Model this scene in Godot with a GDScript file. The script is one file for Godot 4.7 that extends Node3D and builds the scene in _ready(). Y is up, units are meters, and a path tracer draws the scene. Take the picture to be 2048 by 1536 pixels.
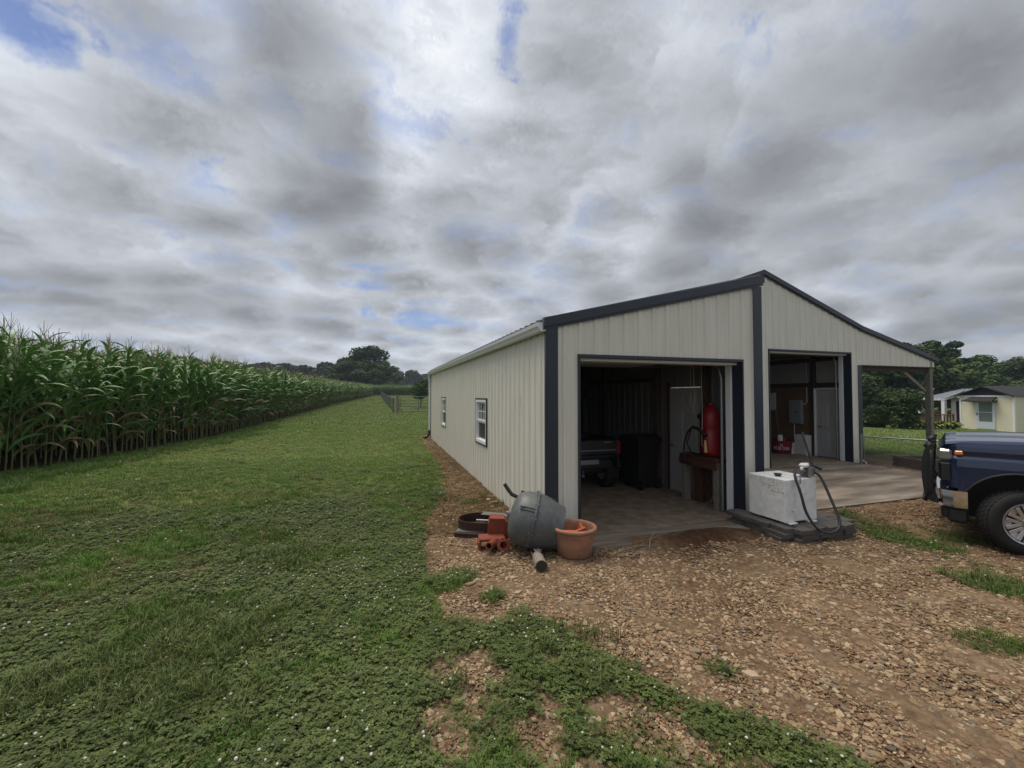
extends Node3D

# ---------------------------------------------------------------- small tools
class MB:
	var v := PackedVector3Array()
	var n := PackedVector3Array()
	var c := PackedColorArray()
	var ix := PackedInt32Array()
	var col := Color(1, 1, 1)
	var tinted := false
	var xf := Transform3D()

	func put(p: Vector3, nn: Vector3) -> int:
		v.append(p)
		n.append(nn)
		c.append(col)
		return v.size() - 1

	func tri(a: Vector3, b: Vector3, d: Vector3) -> void:
		a = xf * a
		b = xf * b
		d = xf * d
		var nn = (b - a).cross(d - a).normalized()
		var i = put(a, nn)
		put(b, nn)
		put(d, nn)
		ix.append_array(PackedInt32Array([i, i + 2, i + 1]))

	func quad(a: Vector3, b: Vector3, d: Vector3, e: Vector3) -> void:
		a = xf * a
		b = xf * b
		d = xf * d
		e = xf * e
		var nn = (d - a).cross(e - b).normalized()
		var i = put(a, nn)
		put(b, nn)
		put(d, nn)
		put(e, nn)
		ix.append_array(PackedInt32Array([i, i + 2, i + 1, i, i + 3, i + 2]))

	func box(lo: Vector3, hi: Vector3) -> void:
		var p = func(x, y, z): return Vector3(hi.x if x else lo.x, hi.y if y else lo.y, hi.z if z else lo.z)
		quad(p.call(0, 0, 1), p.call(1, 0, 1), p.call(1, 1, 1), p.call(0, 1, 1))
		quad(p.call(1, 0, 0), p.call(0, 0, 0), p.call(0, 1, 0), p.call(1, 1, 0))
		quad(p.call(1, 0, 1), p.call(1, 0, 0), p.call(1, 1, 0), p.call(1, 1, 1))
		quad(p.call(0, 0, 0), p.call(0, 0, 1), p.call(0, 1, 1), p.call(0, 1, 0))
		quad(p.call(0, 1, 1), p.call(1, 1, 1), p.call(1, 1, 0), p.call(0, 1, 0))
		quad(p.call(0, 0, 0), p.call(1, 0, 0), p.call(1, 0, 1), p.call(0, 0, 1))

	# a box with chamfered edges
	func bevel(lo: Vector3, hi: Vector3, r: float) -> void:
		var cen = (lo + hi) / 2.0
		var h = (hi - lo) / 2.0
		r = minf(r, minf(h.x, minf(h.y, h.z)) * 0.95)
		var k = h - Vector3(r, r, r)
		var ax = [Vector3.RIGHT, Vector3.UP, Vector3.BACK]
		for i in 3:
			var a: Vector3 = ax[i]
			var b: Vector3 = ax[(i + 1) % 3]
			var d: Vector3 = ax[(i + 2) % 3]
			for s in [-1.0, 1.0]:
				var o = cen + a * h[i] * s
				var q: Vector3 = b * k[(i + 1) % 3] * s
				var w: Vector3 = d * k[(i + 2) % 3]
				quad(o - q - w, o + q - w, o + q + w, o - q + w)
			# the four edges that run along a
			for s in [-1.0, 1.0]:
				for t in [-1.0, 1.0]:
					var e0: Vector3 = cen + b * h[(i + 1) % 3] * s + d * k[(i + 2) % 3] * t
					var e1: Vector3 = cen + b * k[(i + 1) % 3] * s + d * h[(i + 2) % 3] * t
					var l: Vector3 = a * k[i]
					if s * t > 0:
						quad(e0 - l, e0 + l, e1 + l, e1 - l) if false else quad(e1 - l, e0 - l, e0 + l, e1 + l)
					else:
						quad(e0 - l, e1 - l, e1 + l, e0 + l)
		for sx in [-1.0, 1.0]:
			for sy in [-1.0, 1.0]:
				for sz in [-1.0, 1.0]:
					var pa = cen + Vector3(h.x * sx, k.y * sy, k.z * sz)
					var pb = cen + Vector3(k.x * sx, h.y * sy, k.z * sz)
					var pc = cen + Vector3(k.x * sx, k.y * sy, h.z * sz)
					if sx * sy * sz > 0:
						tri(pa, pb, pc)
					else:
						tri(pa, pc, pb)

	# a round bar through points; radius is a number or one number for each point
	func tube(pts: Array, radius, sides := 8, caps := true) -> void:
		var up = Vector3.UP
		var rings = []
		for i in pts.size():
			var t: Vector3 = (pts[mini(i + 1, pts.size() - 1)] - pts[maxi(i - 1, 0)]).normalized()
			if i == 0:
				up = Vector3.UP if absf(t.y) < 0.9 else Vector3.RIGHT
			var s = t.cross(up).normalized()
			up = s.cross(t).normalized()
			var r: float = radius[i] if radius is Array else radius
			var ring = []
			for k in sides:
				var ang = TAU * k / sides
				var dir = (s * cos(ang) + up * sin(ang))
				ring.append(put(xf * (pts[i] + dir * r), (xf.basis * dir).normalized()))
			rings.append(ring)
		for i in rings.size() - 1:
			for k in sides:
				var k2 = (k + 1) % sides
				var a: int = rings[i][k]
				var b: int = rings[i][k2]
				var d: int = rings[i + 1][k2]
				var e: int = rings[i + 1][k]
				ix.append_array(PackedInt32Array([a, b, d, a, d, e]))
		if caps:
			for side in [0, pts.size() - 1]:
				var t: Vector3 = (pts[1] - pts[0]) if side == 0 else (pts[side - 1] - pts[side])
				var nn: Vector3 = (xf.basis * -t).normalized()
				var mid = put(xf * pts[side], nn)
				var first = -1
				var last = -1
				for k in sides + 1:
					var id = put(v[rings[side][k % sides]], nn)
					if k > 0:
						ix.append_array(PackedInt32Array([mid, last, id] if side else [mid, id, last]))
					last = id

	# a shape turned round the y axis; profile: Vector2(radius, height), from bottom to top on the outside
	func lathe(profile: Array, sides := 24, smooth := true) -> void:
		var nrm = []
		for i in profile.size() - 1:
			var d: Vector2 = profile[i + 1] - profile[i]
			nrm.append(Vector2(d.y, -d.x).normalized())
		for i in profile.size() - 1:
			var na: Vector2 = nrm[i]
			var nb: Vector2 = nrm[i]
			if smooth:
				if i > 0 and nrm[i - 1].dot(nrm[i]) > 0.5:
					na = (nrm[i - 1] + nrm[i]).normalized()
				if i < nrm.size() - 1 and nrm[i + 1].dot(nrm[i]) > 0.5:
					nb = (nrm[i + 1] + nrm[i]).normalized()
			var base = v.size()
			for k in sides + 1:
				var ang = TAU * k / sides
				var d = Vector3(cos(ang), 0, -sin(ang))
				put(xf * (d * profile[i].x + Vector3.UP * profile[i].y), (xf.basis * (d * na.x + Vector3.UP * na.y)).normalized())
				put(xf * (d * profile[i + 1].x + Vector3.UP * profile[i + 1].y), (xf.basis * (d * nb.x + Vector3.UP * nb.y)).normalized())
			for k in sides:
				var a = base + 2 * k
				ix.append_array(PackedInt32Array([a, a + 3, a + 2, a, a + 1, a + 3]))

	# a polygon in the xy plane drawn out from z0 to z1
	func prism(poly: PackedVector2Array, z0: float, z1: float) -> void:
		if Geometry2D.is_polygon_clockwise(poly):
			poly.reverse()
		var t = Geometry2D.triangulate_polygon(poly)
		for i in range(0, t.size(), 3):
			var a = poly[t[i]]
			var b = poly[t[i + 1]]
			var d = poly[t[i + 2]]
			if (b - a).cross(d - a) < 0:
				var e = b
				b = d
				d = e
			tri(Vector3(a.x, a.y, z1), Vector3(b.x, b.y, z1), Vector3(d.x, d.y, z1))
			tri(Vector3(a.x, a.y, z0), Vector3(d.x, d.y, z0), Vector3(b.x, b.y, z0))
		for i in poly.size():
			var a = poly[i]
			var b = poly[(i + 1) % poly.size()]
			quad(Vector3(a.x, a.y, z0), Vector3(b.x, b.y, z0), Vector3(b.x, b.y, z1), Vector3(a.x, a.y, z1))

	# a bar of rectangular section between two points
	func bar(a: Vector3, b: Vector3, w: float, h: float, up := Vector3.UP) -> void:
		var t = (b - a).normalized()
		if absf(t.dot(up)) > 0.98:
			up = Vector3.BACK
		var s = t.cross(up).normalized()
		var u = s.cross(t)
		var keep = xf
		xf = xf * Transform3D(Basis(t, u, s), (a + b) / 2.0)
		var l = a.distance_to(b) / 2.0
		bevel(Vector3(-l, -h / 2, -w / 2), Vector3(l, h / 2, w / 2), minf(w, h) * 0.06)
		xf = keep

	# two bent sheets that meet in a rib: a long leaf along the points
	func blade(pts: Array, widths: Array, side: Vector3, fold: float) -> void:
		for i in pts.size() - 1:
			var t: Vector3 = (pts[i + 1] - pts[i]).normalized()
			var s: Vector3 = side
			var u = s.cross(t).normalized()
			var a0: Vector3 = pts[i] - s * widths[i] + u * fold * widths[i]
			var a1: Vector3 = pts[i] + s * widths[i] + u * fold * widths[i]
			var b0: Vector3 = pts[i + 1] - s * widths[i + 1] + u * fold * widths[i + 1]
			var b1: Vector3 = pts[i + 1] + s * widths[i + 1] + u * fold * widths[i + 1]
			quad(pts[i], pts[i + 1], b0, a0)
			quad(a1, b1, pts[i + 1], pts[i])

	func mesh() -> ArrayMesh:
		var m = ArrayMesh.new()
		var a = []
		a.resize(Mesh.ARRAY_MAX)
		a[Mesh.ARRAY_VERTEX] = v
		a[Mesh.ARRAY_NORMAL] = n
		if tinted:
			a[Mesh.ARRAY_COLOR] = c
		a[Mesh.ARRAY_INDEX] = ix
		m.add_surface_from_arrays(Mesh.PRIMITIVE_TRIANGLES, a)
		return m

var M := {}
var taken := {}
var rng := RandomNumberGenerator.new()

func numbered(called: String) -> String:
	var k: int = taken.get(called, 0)
	taken[called] = k + 1
	return called if k == 0 else "%s_%03d" % [called, k]

func thing(called: String, label: String, category: String, at := Vector3.ZERO, turn := 0.0, group := "") -> Node3D:
	var o := Node3D.new()
	o.name = numbered(called)
	add_child(o)
	o.position = at
	o.rotation.y = turn
	tag(o, label, category, group)
	return o

func tag(o: Node, label: String, category: String, group := "") -> void:
	o.set_meta("label", label)
	o.set_meta("category", category)
	if group:
		o.set_meta("group", group)

func part(called: String, shape, material: Material, parent: Node, label := "") -> MeshInstance3D:
	var o := MeshInstance3D.new()
	o.name = called
	o.mesh = shape.mesh() if shape is MB else shape
	o.material_override = material
	parent.add_child(o, true)
	if label:
		o.set_meta("label", label)
	return o

func struct(called: String, shape, material: Material) -> MeshInstance3D:
	var o := part(called, shape, material, self)
	o.set_meta("kind", "structure")
	return o

func copies(called: String, shape: Mesh, material: Material, places: Array, colours: Array, parent: Node) -> MultiMeshInstance3D:
	var mm := MultiMesh.new()
	mm.transform_format = MultiMesh.TRANSFORM_3D
	mm.use_colors = colours.size() > 0
	mm.mesh = shape
	mm.instance_count = places.size()
	for i in places.size():
		mm.set_instance_transform(i, places[i])
		if colours.size():
			mm.set_instance_color(i, colours[i])
	var o := MultiMeshInstance3D.new()
	o.name = called
	o.multimesh = mm
	o.material_override = material
	o.set_meta("kind", "stuff")
	parent.add_child(o, true)
	return o

func noise_tex(freq: float, lo: Color, hi: Color, sd := 1, size := 256, octaves := 4, kind := FastNoiseLite.TYPE_SIMPLEX_SMOOTH, relief := 0.0) -> NoiseTexture2D:
	var f := FastNoiseLite.new()
	f.noise_type = kind
	f.seed = sd
	f.frequency = freq
	f.fractal_octaves = octaves
	var t := NoiseTexture2D.new()
	t.width = size
	t.height = size
	t.seamless = true
	t.noise = f
	if relief > 0.0:
		t.as_normal_map = true
		t.bump_strength = relief
	else:
		var g = Gradient.new()
		g.set_color(0, lo)
		g.set_color(1, hi)
		t.color_ramp = g
	return t

# a colour given as the surface's own (linear) reflectance
func mat(called: String, r: float, g: float, b: float, rough := 0.7, metal := 0.0, o := {}) -> StandardMaterial3D:
	var m := StandardMaterial3D.new()
	m.resource_name = called
	m.albedo_color = Color(r, g, b).linear_to_srgb()
	m.roughness = rough
	m.metallic = metal
	m.cull_mode = BaseMaterial3D.CULL_DISABLED
	if o.has("tex"):
		m.albedo_texture = o.tex
	if o.has("normal"):
		m.normal_enabled = true
		m.normal_texture = o.normal
		m.normal_scale = o.get("bump", 1.0)
	if o.has("rough_tex"):
		m.roughness_texture = o.rough_tex
	if o.has("scale"):
		m.uv1_triplanar = true
		m.uv1_world_triplanar = o.get("world", true)
		m.uv1_scale = o.scale
	if o.has("tint"):
		m.vertex_color_use_as_albedo = true
	if o.has("back"):
		m.backlight_enabled = true
		m.backlight = o.back
	if o.has("coat"):
		m.clearcoat_enabled = true
		m.clearcoat = o.coat
		m.clearcoat_roughness = 0.05
	if o.has("spec"):
		m.metallic_specular = o.spec
	M[called] = m
	return m

# ---------------------------------------------------------------- sky
# tones of the cloud layer and the gaps of blue: azimuth from -z towards +x, height, their spreads (degrees), amount
const CLOUD_TONES = [[62.0,22.0,16.0,14.0,-0.06],[-11.4,37.5,5.1,4.3,-0.17],[-7.0,23.7,6.6,4.5,-0.15],[-1.5,32.3,2.8,4.3,-0.1],[-18.0,30.7,6.0,2.5,-0.06],[-28.9,10.7,6.2,2.5,-0.09],[-15.8,11.3,3.8,1.9,-0.07],[-26.1,25.3,3.6,1.9,-0.05],[48.0,27.8,9.4,6.2,-0.06],[42.4,21.6,6.3,4.4,-0.09],[64.4,7.5,5.9,1.6,-0.1],[66.4,27.4,4.6,7.4,-0.05],[29.9,13.3,5.9,2.6,-0.05],[20.4,33.8,2.4,2.9,-0.07],[29.4,37.5,5.4,2.6,-0.05],[11.4,20.4,4.8,3.0,-0.08],[-22.1,18.9,4.9,1.9,-0.04],[-9.1,8.5,6.6,1.5,-0.06],[5.9,41.2,7.4,3.2,0.17],[11.4,36.9,4.8,2.7,0.16],[16.9,35.3,4.2,3.8,0.2],[26.7,41.5,10.2,2.8,0.1],[2.7,29.9,2.9,5.6,0.12],[-18.6,35.7,2.5,1.7,0.12],[13.5,29.6,3.5,3.2,0.1],[-13.6,27.9,4.1,2.1,0.07],[25.3,29.0,3.1,3.2,0.09],[37.0,21.8,2.5,2.6,0.08],[44.2,29.6,2.2,2.9,0.1],[31.9,18.8,2.9,2.4,0.08],[-28.6,26.0,4.0,1.6,0.06],[2.9,5.6,7.7,1.3,0.12],[16.3,9.5,5.5,1.7,0.1],[58.8,7.0,1.6,0.7,0.12],[-17.4,23.5,5.6,1.9,0.06],[-11.4,17.0,5.3,2.2,0.04],[57.0,4.8,5.0,1.1,-0.07]]
const CLOUD_GAPS = [[-32.7,29.9,1.8,1.9,1.0],[-29.8,29.8,1.4,1.3,0.7],[17.3,40.8,1.5,2.6,1.3],[19.4,43.4,1.1,1.0,0.5],[2.8,9.9,3.9,1.3,0.75],[7.1,8.6,2.3,1.1,0.7],[-1.3,14.7,1.5,0.9,0.4],[48.5,38.8,1.1,0.7,0.35],[-22.5,16.4,1.0,0.7,0.3],[-18.4,25.6,1.1,0.8,0.25]]

func sky_picture() -> ImageTexture:
	var w := 2048
	var h := 1024
	# the broad tones on a coarse grid, smoothed up to the full one
	var cw := 720
	var ch := 180
	var coarse := Image.create(cw, ch, false, Image.FORMAT_RGF)
	for row in ch:
		var el := 90.0 - (row + 0.5) * 90.0 / ch
		if el > 62.0:
			continue
		for k in range(240, 560):
			var az := (k + 0.5) * 360.0 / cw - 180.0
			var t := 0.0
			var q := 0.0
			for f in CLOUD_TONES:
				var a: float = (az - f[0]) / f[2]
				var e: float = (el - f[1]) / f[3]
				var s: float = a * a + e * e
				if s < 9.0:
					t += f[4] * exp(-0.6 * s)
			for f in CLOUD_GAPS:
				var a: float = (az - f[0]) / f[2]
				var e: float = (el - f[1]) / f[3]
				var s: float = a * a + e * e
				if s < 9.0:
					q += f[4] * exp(-0.5 * s)
			coarse.set_pixel(k, row, Color(t, q, 0))
	coarse.resize(w, h / 2, Image.INTERPOLATE_CUBIC)
	var broad := FastNoiseLite.new()
	broad.noise_type = FastNoiseLite.TYPE_SIMPLEX_SMOOTH
	broad.seed = 7
	broad.frequency = 0.62
	broad.fractal_octaves = 5
	broad.fractal_gain = 0.5
	broad.domain_warp_enabled = true
	broad.domain_warp_amplitude = 0.35
	broad.domain_warp_frequency = 0.8
	var wisp := FastNoiseLite.new()
	wisp.noise_type = FastNoiseLite.TYPE_SIMPLEX_SMOOTH
	wisp.seed = 21
	wisp.frequency = 2.3
	wisp.fractal_octaves = 6
	wisp.fractal_gain = 0.50
	wisp.domain_warp_enabled = true
	wisp.domain_warp_amplitude = 0.25
	wisp.domain_warp_frequency = 1.6
	var lump := FastNoiseLite.new()
	lump.noise_type = FastNoiseLite.TYPE_CELLULAR
	lump.cellular_return_type = FastNoiseLite.RETURN_DISTANCE
	lump.cellular_distance_function = FastNoiseLite.DISTANCE_EUCLIDEAN
	lump.cellular_jitter = 1.0
	lump.seed = 40
	lump.frequency = 2.7
	lump.fractal_octaves = 1
	lump.fractal_gain = 0.4
	lump.domain_warp_enabled = true
	lump.domain_warp_amplitude = 0.16
	lump.domain_warp_frequency = 2.2
	lump.domain_warp_fractal_octaves = 4
	var im := Image.create(w, h, false, Image.FORMAT_RGBF)
	im.fill(Color(0.10, 0.105, 0.09))
	var blue_low := Color(0.56, 0.67, 0.83)
	var blue_high := Color(0.37, 0.46, 0.69)
	for row in h / 2 + 4:
		var el := PI / 2 - (row + 0.5) / h * PI
		var y := sin(el)
		var flat := cos(el)
		var yy := maxf(y, 0.0) + 0.20
		for k in w:
			var az := (k + 0.5) / w * TAU
			var x := sin(az) * flat
			var z := -cos(az) * flat
			var px := x / yy
			var pz := z / yy
			var cc := coarse.get_pixel((k + w / 2) % w, mini(row, h / 2 - 1))
			var a := broad.get_noise_3d(px * 1.5, 3.7, pz * 1.5)
			var b := wisp.get_noise_3d(px * 1.2 + a * 0.5, 9.1, pz * 1.2)
			var m := lump.get_noise_3d(px * 1.2 + b * 0.12, 5.5, pz * 1.2 + a * 0.2)
			m = (m + 0.62) * 1.3
			var tone := 0.67 + 0.07 * a + 0.09 * b + 0.19 * m + 0.04 * y + cc.r * (0.30 if cc.r > 0.0 else 1.0) * (1.0 + 0.6 * b + 0.5 * m)
			tone = lerpf(tone, 0.72, 0.45 * clampf(1.0 - y / 0.10, 0.0, 1.0))
			tone = clampf(0.72 + (tone - 0.72) * 1.05, 0.50, 0.99)
			var gap := clampf((cc.g * 0.85 - 0.25 + 1.5 * b) * 1.25, 0.0, 1.0)
			gap = maxf(gap, clampf((-a - 0.42 - 0.3 * b) * 1.6, 0.0, 0.55) * (0.35 if cc.g < 0.02 else 0.5))
			if cc.g < 0.03:
				gap *= 0.5
			var grey := Color(tone * 0.977, tone * 1.0, tone * 1.040)
			if tone > 0.84:
				grey = grey.lerp(Color(tone, tone, tone), minf(1.0, (tone - 0.84) * 8.0))
			var clear := blue_low.lerp(blue_high, clampf(y * 1.6, 0.0, 1.0))
			var out := grey.lerp(clear, gap * 0.85)
			im.set_pixel(k, row, Color(minf(out.r, 1.0), minf(out.g, 1.0), minf(out.b, 1.0)).srgb_to_linear())
	return ImageTexture.create_from_image(im)

func set_light() -> void:
	var cam := Camera3D.new()
	cam.name = "camera"
	add_child(cam)
	cam.position = Vector3(-2.092, 1.88, 4.965)
	cam.rotation = Vector3(deg_to_rad(1.51), deg_to_rad(-17.92), 0)
	cam.fov = 85.22
	cam.near = 0.05
	cam.far = 3000.0
	cam.current = true
	var e := Environment.new()
	e.background_mode = Environment.BG_SKY
	var sm := PanoramaSkyMaterial.new()
	sm.panorama = sky_picture()
	e.sky = Sky.new()
	e.sky.sky_material = sm
	e.background_energy_multiplier = 0.55
	e.tonemap_mode = Environment.TONE_MAPPER_LINEAR
	e.tonemap_exposure = 2.15
	e.sdfgi_enabled = true
	e.ssao_enabled = true
	e.ssil_enabled = true
	e.fog_enabled = true
	e.fog_density = 0.0004
	e.fog_light_color = Color(0.80, 0.86, 0.93)
	var we := WorldEnvironment.new()
	we.name = "world"
	we.environment = e
	add_child(we)
	# the sun behind the cloud layer, high and ahead of the camera
	var sun := DirectionalLight3D.new()
	sun.name = "sun"
	add_child(sun)
	sun.light_color = Color(1.0, 0.96, 0.90)
	sun.light_energy = 0.5
	sun.light_angular_distance = 40.0
	sun.shadow_enabled = true
	sun.look_at_from_position(Vector3(-7, 30, -8), Vector3.ZERO, Vector3.UP)

# ---------------------------------------------------------------- materials
func make_materials() -> void:
	var streak = noise_tex(0.012, Color(0.93, 0.925, 0.905), Color(1, 1, 1), 3, 512, 3)
	var grain = noise_tex(0.05, Color(0.72, 0.72, 0.72), Color(1, 1, 1), 5, 256, 4)
	var blotch = noise_tex(0.012, Color(0.7, 0.68, 0.66), Color(1, 1, 1), 8, 512, 5)
	var rough_n = noise_tex(0.08, Color.BLACK, Color.WHITE, 11, 256, 4, FastNoiseLite.TYPE_SIMPLEX_SMOOTH, 6.0)
	var wood_t = noise_tex(0.03, Color(0.55, 0.52, 0.48), Color(1, 1, 1), 15, 256, 5)
	mat("wall_steel", 0.745, 0.725, 0.645, 0.5, 0.0, {tex = streak, scale = Vector3(0.8, 0.1, 0.8), spec = 0.45})
	mat("wall_shaded", 0.17, 0.17, 0.168, 0.6, 0.0, {tex = streak, scale = Vector3(1.7, 0.16, 1.7)})  # wall sheet darkened: the shade of the bay interior is put into its colour
	mat("trim_steel", 0.019, 0.026, 0.040, 0.38, 0.0, {spec = 0.5})
	mat("roof_steel", 0.040, 0.044, 0.055, 0.4, 0.0, {tex = blotch, scale = Vector3(0.6, 0.6, 0.6)})
	mat("blue_steel", 0.012, 0.016, 0.035, 0.5, 0.0, {})
	mat("white_alu", 0.76, 0.77, 0.78, 0.35, 0.0, {})
	mat("screen", 0.03, 0.03, 0.032, 0.8, 0.0, {})
	M.screen.transparency = BaseMaterial3D.TRANSPARENCY_ALPHA
	M.screen.albedo_color.a = 0.7
	mat("white_vinyl", 0.76, 0.77, 0.76, 0.45, 0.0, {})
	mat("glass", 0.9, 0.95, 0.95, 0.03, 0.0, {})
	M.glass.transparency = BaseMaterial3D.TRANSPARENCY_ALPHA
	M.glass.albedo_color.a = 0.12
	mat("concrete", 0.285, 0.245, 0.20, 0.85, 0.0, {tex = noise_tex(0.010, Color(0.50, 0.46, 0.43), Color(1, 1, 1), 18, 512, 7), scale = Vector3(0.09, 0.13, 0.42), normal = rough_n, bump = 0.35})
	mat("concrete_floor", 0.33, 0.255, 0.18, 0.75, 0.0, {tex = blotch, scale = Vector3(0.6, 0.6, 0.6)})
	mat("lumber", 0.16, 0.11, 0.07, 0.8, 0.0, {tex = wood_t, scale = Vector3(6, 0.7, 6)})
	mat("old_wood", 0.34, 0.315, 0.28, 0.85, 0.0, {tex = wood_t, scale = Vector3(8, 0.8, 8)})
	mat("dark_wood", 0.075, 0.055, 0.042, 0.85, 0.0, {tex = wood_t, scale = Vector3(3, 3, 3)})
	mat("red_wood", 0.13, 0.05, 0.03, 0.8, 0.0, {tex = wood_t, scale = Vector3(6, 0.7, 6)})
	mat("osb", 0.33, 0.22, 0.12, 0.85, 0.0, {tex = noise_tex(0.06, Color(0.5, 0.45, 0.4), Color(1, 1, 1), 31, 256, 3, FastNoiseLite.TYPE_CELLULAR), scale = Vector3(2.2, 2.2, 2.2)})
	mat("insulation", 0.42, 0.42, 0.41, 0.6, 0.0, {tex = streak, scale = Vector3(1, 1, 1)})
	mat("door_paint", 0.42, 0.42, 0.415, 0.5, 0.0, {})
	mat("grey_metal", 0.25, 0.27, 0.29, 0.45, 0.3, {})
	mat("panel_grey", 0.24, 0.27, 0.29, 0.5, 0.0, {})
	mat("galvanized", 0.34, 0.35, 0.36, 0.45, 0.6, {tex = grain, scale = Vector3(3, 3, 3)})
	mat("dark_metal", 0.03, 0.032, 0.035, 0.45, 0.2, {})
	mat("rubber", 0.014, 0.014, 0.014, 0.8, 0.0, {tex = grain, scale = Vector3(6, 6, 6)})
	mat("black_plastic", 0.010, 0.010, 0.011, 0.55, 0.0, {})
	mat("hose", 0.016, 0.016, 0.018, 0.5, 0.0, {})
	mat("tank_paint", 0.86, 0.87, 0.865, 0.45, 0.0, {tex = noise_tex(0.014, Color(0.88, 0.88, 0.87), Color(1, 1, 1), 41, 512, 5), scale = Vector3(1.1, 1.1, 1.1)})
	mat("scuff", 0.07, 0.065, 0.06, 0.8, 0.0, {})
	mat("grime", 0.33, 0.33, 0.31, 0.8, 0.0, {})
	mat("slate", 0.12, 0.11, 0.098, 0.8, 0.0, {tex = grain, scale = Vector3(2.5, 2.5, 2.5), normal = rough_n, bump = 0.8})
	mat("drum_plastic", 0.115, 0.125, 0.125, 0.5, 0.0, {tex = noise_tex(0.03, Color(0.75, 0.75, 0.74), Color(1, 1, 1), 51, 256, 5), scale = Vector3(2, 2, 2)})
	mat("terracotta", 0.40, 0.20, 0.125, 0.7, 0.0, {tex = noise_tex(0.02, Color(0.78, 0.76, 0.74), Color(1, 1, 1), 53, 256, 5), scale = Vector3(1.6, 1.6, 1.6)})
	mat("orange_plastic", 0.50, 0.13, 0.05, 0.5, 0.0, {})
	mat("orange_paint", 0.36, 0.075, 0.03, 0.6, 0.0, {tex = noise_tex(0.04, Color(0.45, 0.38, 0.36), Color(1, 1, 1), 55, 256, 5), scale = Vector3(4, 4, 4)})
	mat("rust_steel", 0.075, 0.038, 0.028, 0.65, 0.2, {tex = noise_tex(0.04, Color(0.5, 0.45, 0.42), Color(1, 1, 1), 57, 256, 5), scale = Vector3(4, 4, 4)})
	mat("worn_steel", 0.30, 0.30, 0.30, 0.4, 0.6, {tex = grain, scale = Vector3(3, 3, 3)})
	mat("bark", 0.46, 0.42, 0.37, 0.9, 0.0, {tex = noise_tex(0.05, Color(0.35, 0.3, 0.26), Color(1, 1, 1), 59, 256, 5), scale = Vector3(5, 5, 5)})
	mat("cut_end", 0.035, 0.028, 0.02, 0.9, 0.0, {})
	mat("tree_bark", 0.085, 0.068, 0.052, 0.95, 0.0, {tex = grain, scale = Vector3(2, 0.6, 2)})
	mat("foil", 0.75, 0.75, 0.75, 0.25, 0.9, {})
	mat("red_plastic", 0.24, 0.010, 0.014, 0.45, 0.0, {})
	mat("tub_red", 0.20, 0.012, 0.022, 0.5, 0.0, {})
	mat("white_print", 0.75, 0.75, 0.75, 0.6, 0.0, {})
	mat("white_plastic", 0.68, 0.68, 0.66, 0.5, 0.0, {})
	mat("tan_handle", 0.62, 0.38, 0.16, 0.6, 0.0, {})
	mat("rope", 0.48, 0.45, 0.38, 0.9, 0.0, {})
	mat("truck_blue", 0.007, 0.018, 0.062, 0.3, 0.2, {coat = 1.0})
	mat("chrome", 0.78, 0.78, 0.78, 0.08, 1.0, {})
	mat("wheel_alloy", 0.52, 0.52, 0.53, 0.3, 0.8, {})
	mat("amber_lens", 0.75, 0.20, 0.02, 0.2, 0.0, {coat = 1.0})
	mat("lamp_lens", 0.30, 0.31, 0.30, 0.08, 0.5, {coat = 1.0})
	mat("red_lens", 0.30, 0.01, 0.012, 0.25, 0.0, {coat = 1.0})
	mat("utv_plastic", 0.012, 0.013, 0.015, 0.4, 0.0, {})
	mat("siding_cream", 0.70, 0.665, 0.50, 0.6, 0.0, {})
	mat("siding_white", 0.70, 0.69, 0.64, 0.6, 0.0, {})
	mat("shingle_dark", 0.018, 0.018, 0.022, 0.85, 0.0, {tex = grain, scale = Vector3(2, 2, 2)})
	mat("porch_metal", 0.40, 0.43, 0.46, 0.35, 0.2, {})
	mat("roof_grey", 0.21, 0.22, 0.235, 0.6, 0.0, {})
	mat("storm_door", 0.60, 0.67, 0.72, 0.45, 0.0, {})
	mat("dark_pane", 0.02, 0.022, 0.026, 0.08, 0.0, {})
	mat("pale_pane", 0.16, 0.20, 0.19, 0.12, 0.0, {})
	mat("deck_stain", 0.16, 0.065, 0.045, 0.75, 0.0, {tex = wood_t, scale = Vector3(4, 0.6, 4)})
	mat("fence_paint", 0.13, 0.125, 0.11, 0.7, 0.0, {})
	mat("gate_green", 0.11, 0.125, 0.115, 0.5, 0.3, {})
	# growing things: their tints come from each copy
	var leafy = noise_tex(0.08, Color(0.8, 0.8, 0.8), Color(1, 1, 1), 61, 128, 3)
	mat("ground_skin", 1, 1, 1, 0.95, 0.0, {tint = true, tex = noise_tex(0.035, Color(0.62, 0.6, 0.58), Color(1, 1, 1), 63, 512, 6), scale = Vector3(0.55, 0.55, 0.55), normal = rough_n, bump = 0.7, spec = 0.2})
	mat("blades", 1, 1, 1, 0.6, 0.0, {tint = true, back = Color(0.25, 0.3, 0.12), spec = 0.3})
	mat("clover_leaf", 1, 1, 1, 0.65, 0.0, {tint = true, back = Color(0.15, 0.2, 0.1), spec = 0.3})
	mat("corn_leaf", 1, 1, 1, 0.42, 0.0, {tint = true, back = Color(0.30, 0.42, 0.14), spec = 0.5})
	mat("crown_leaf", 1, 1, 1, 0.7, 0.0, {tint = true, back = Color(0.12, 0.16, 0.06), spec = 0.25})
	mat("gravel_stone", 1, 1, 1, 0.9, 0.0, {tint = true, tex = grain, scale = Vector3(7, 7, 7), spec = 0.25})
	mat("flower_white", 0.50, 0.48, 0.41, 0.8, 0.0, {})

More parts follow.
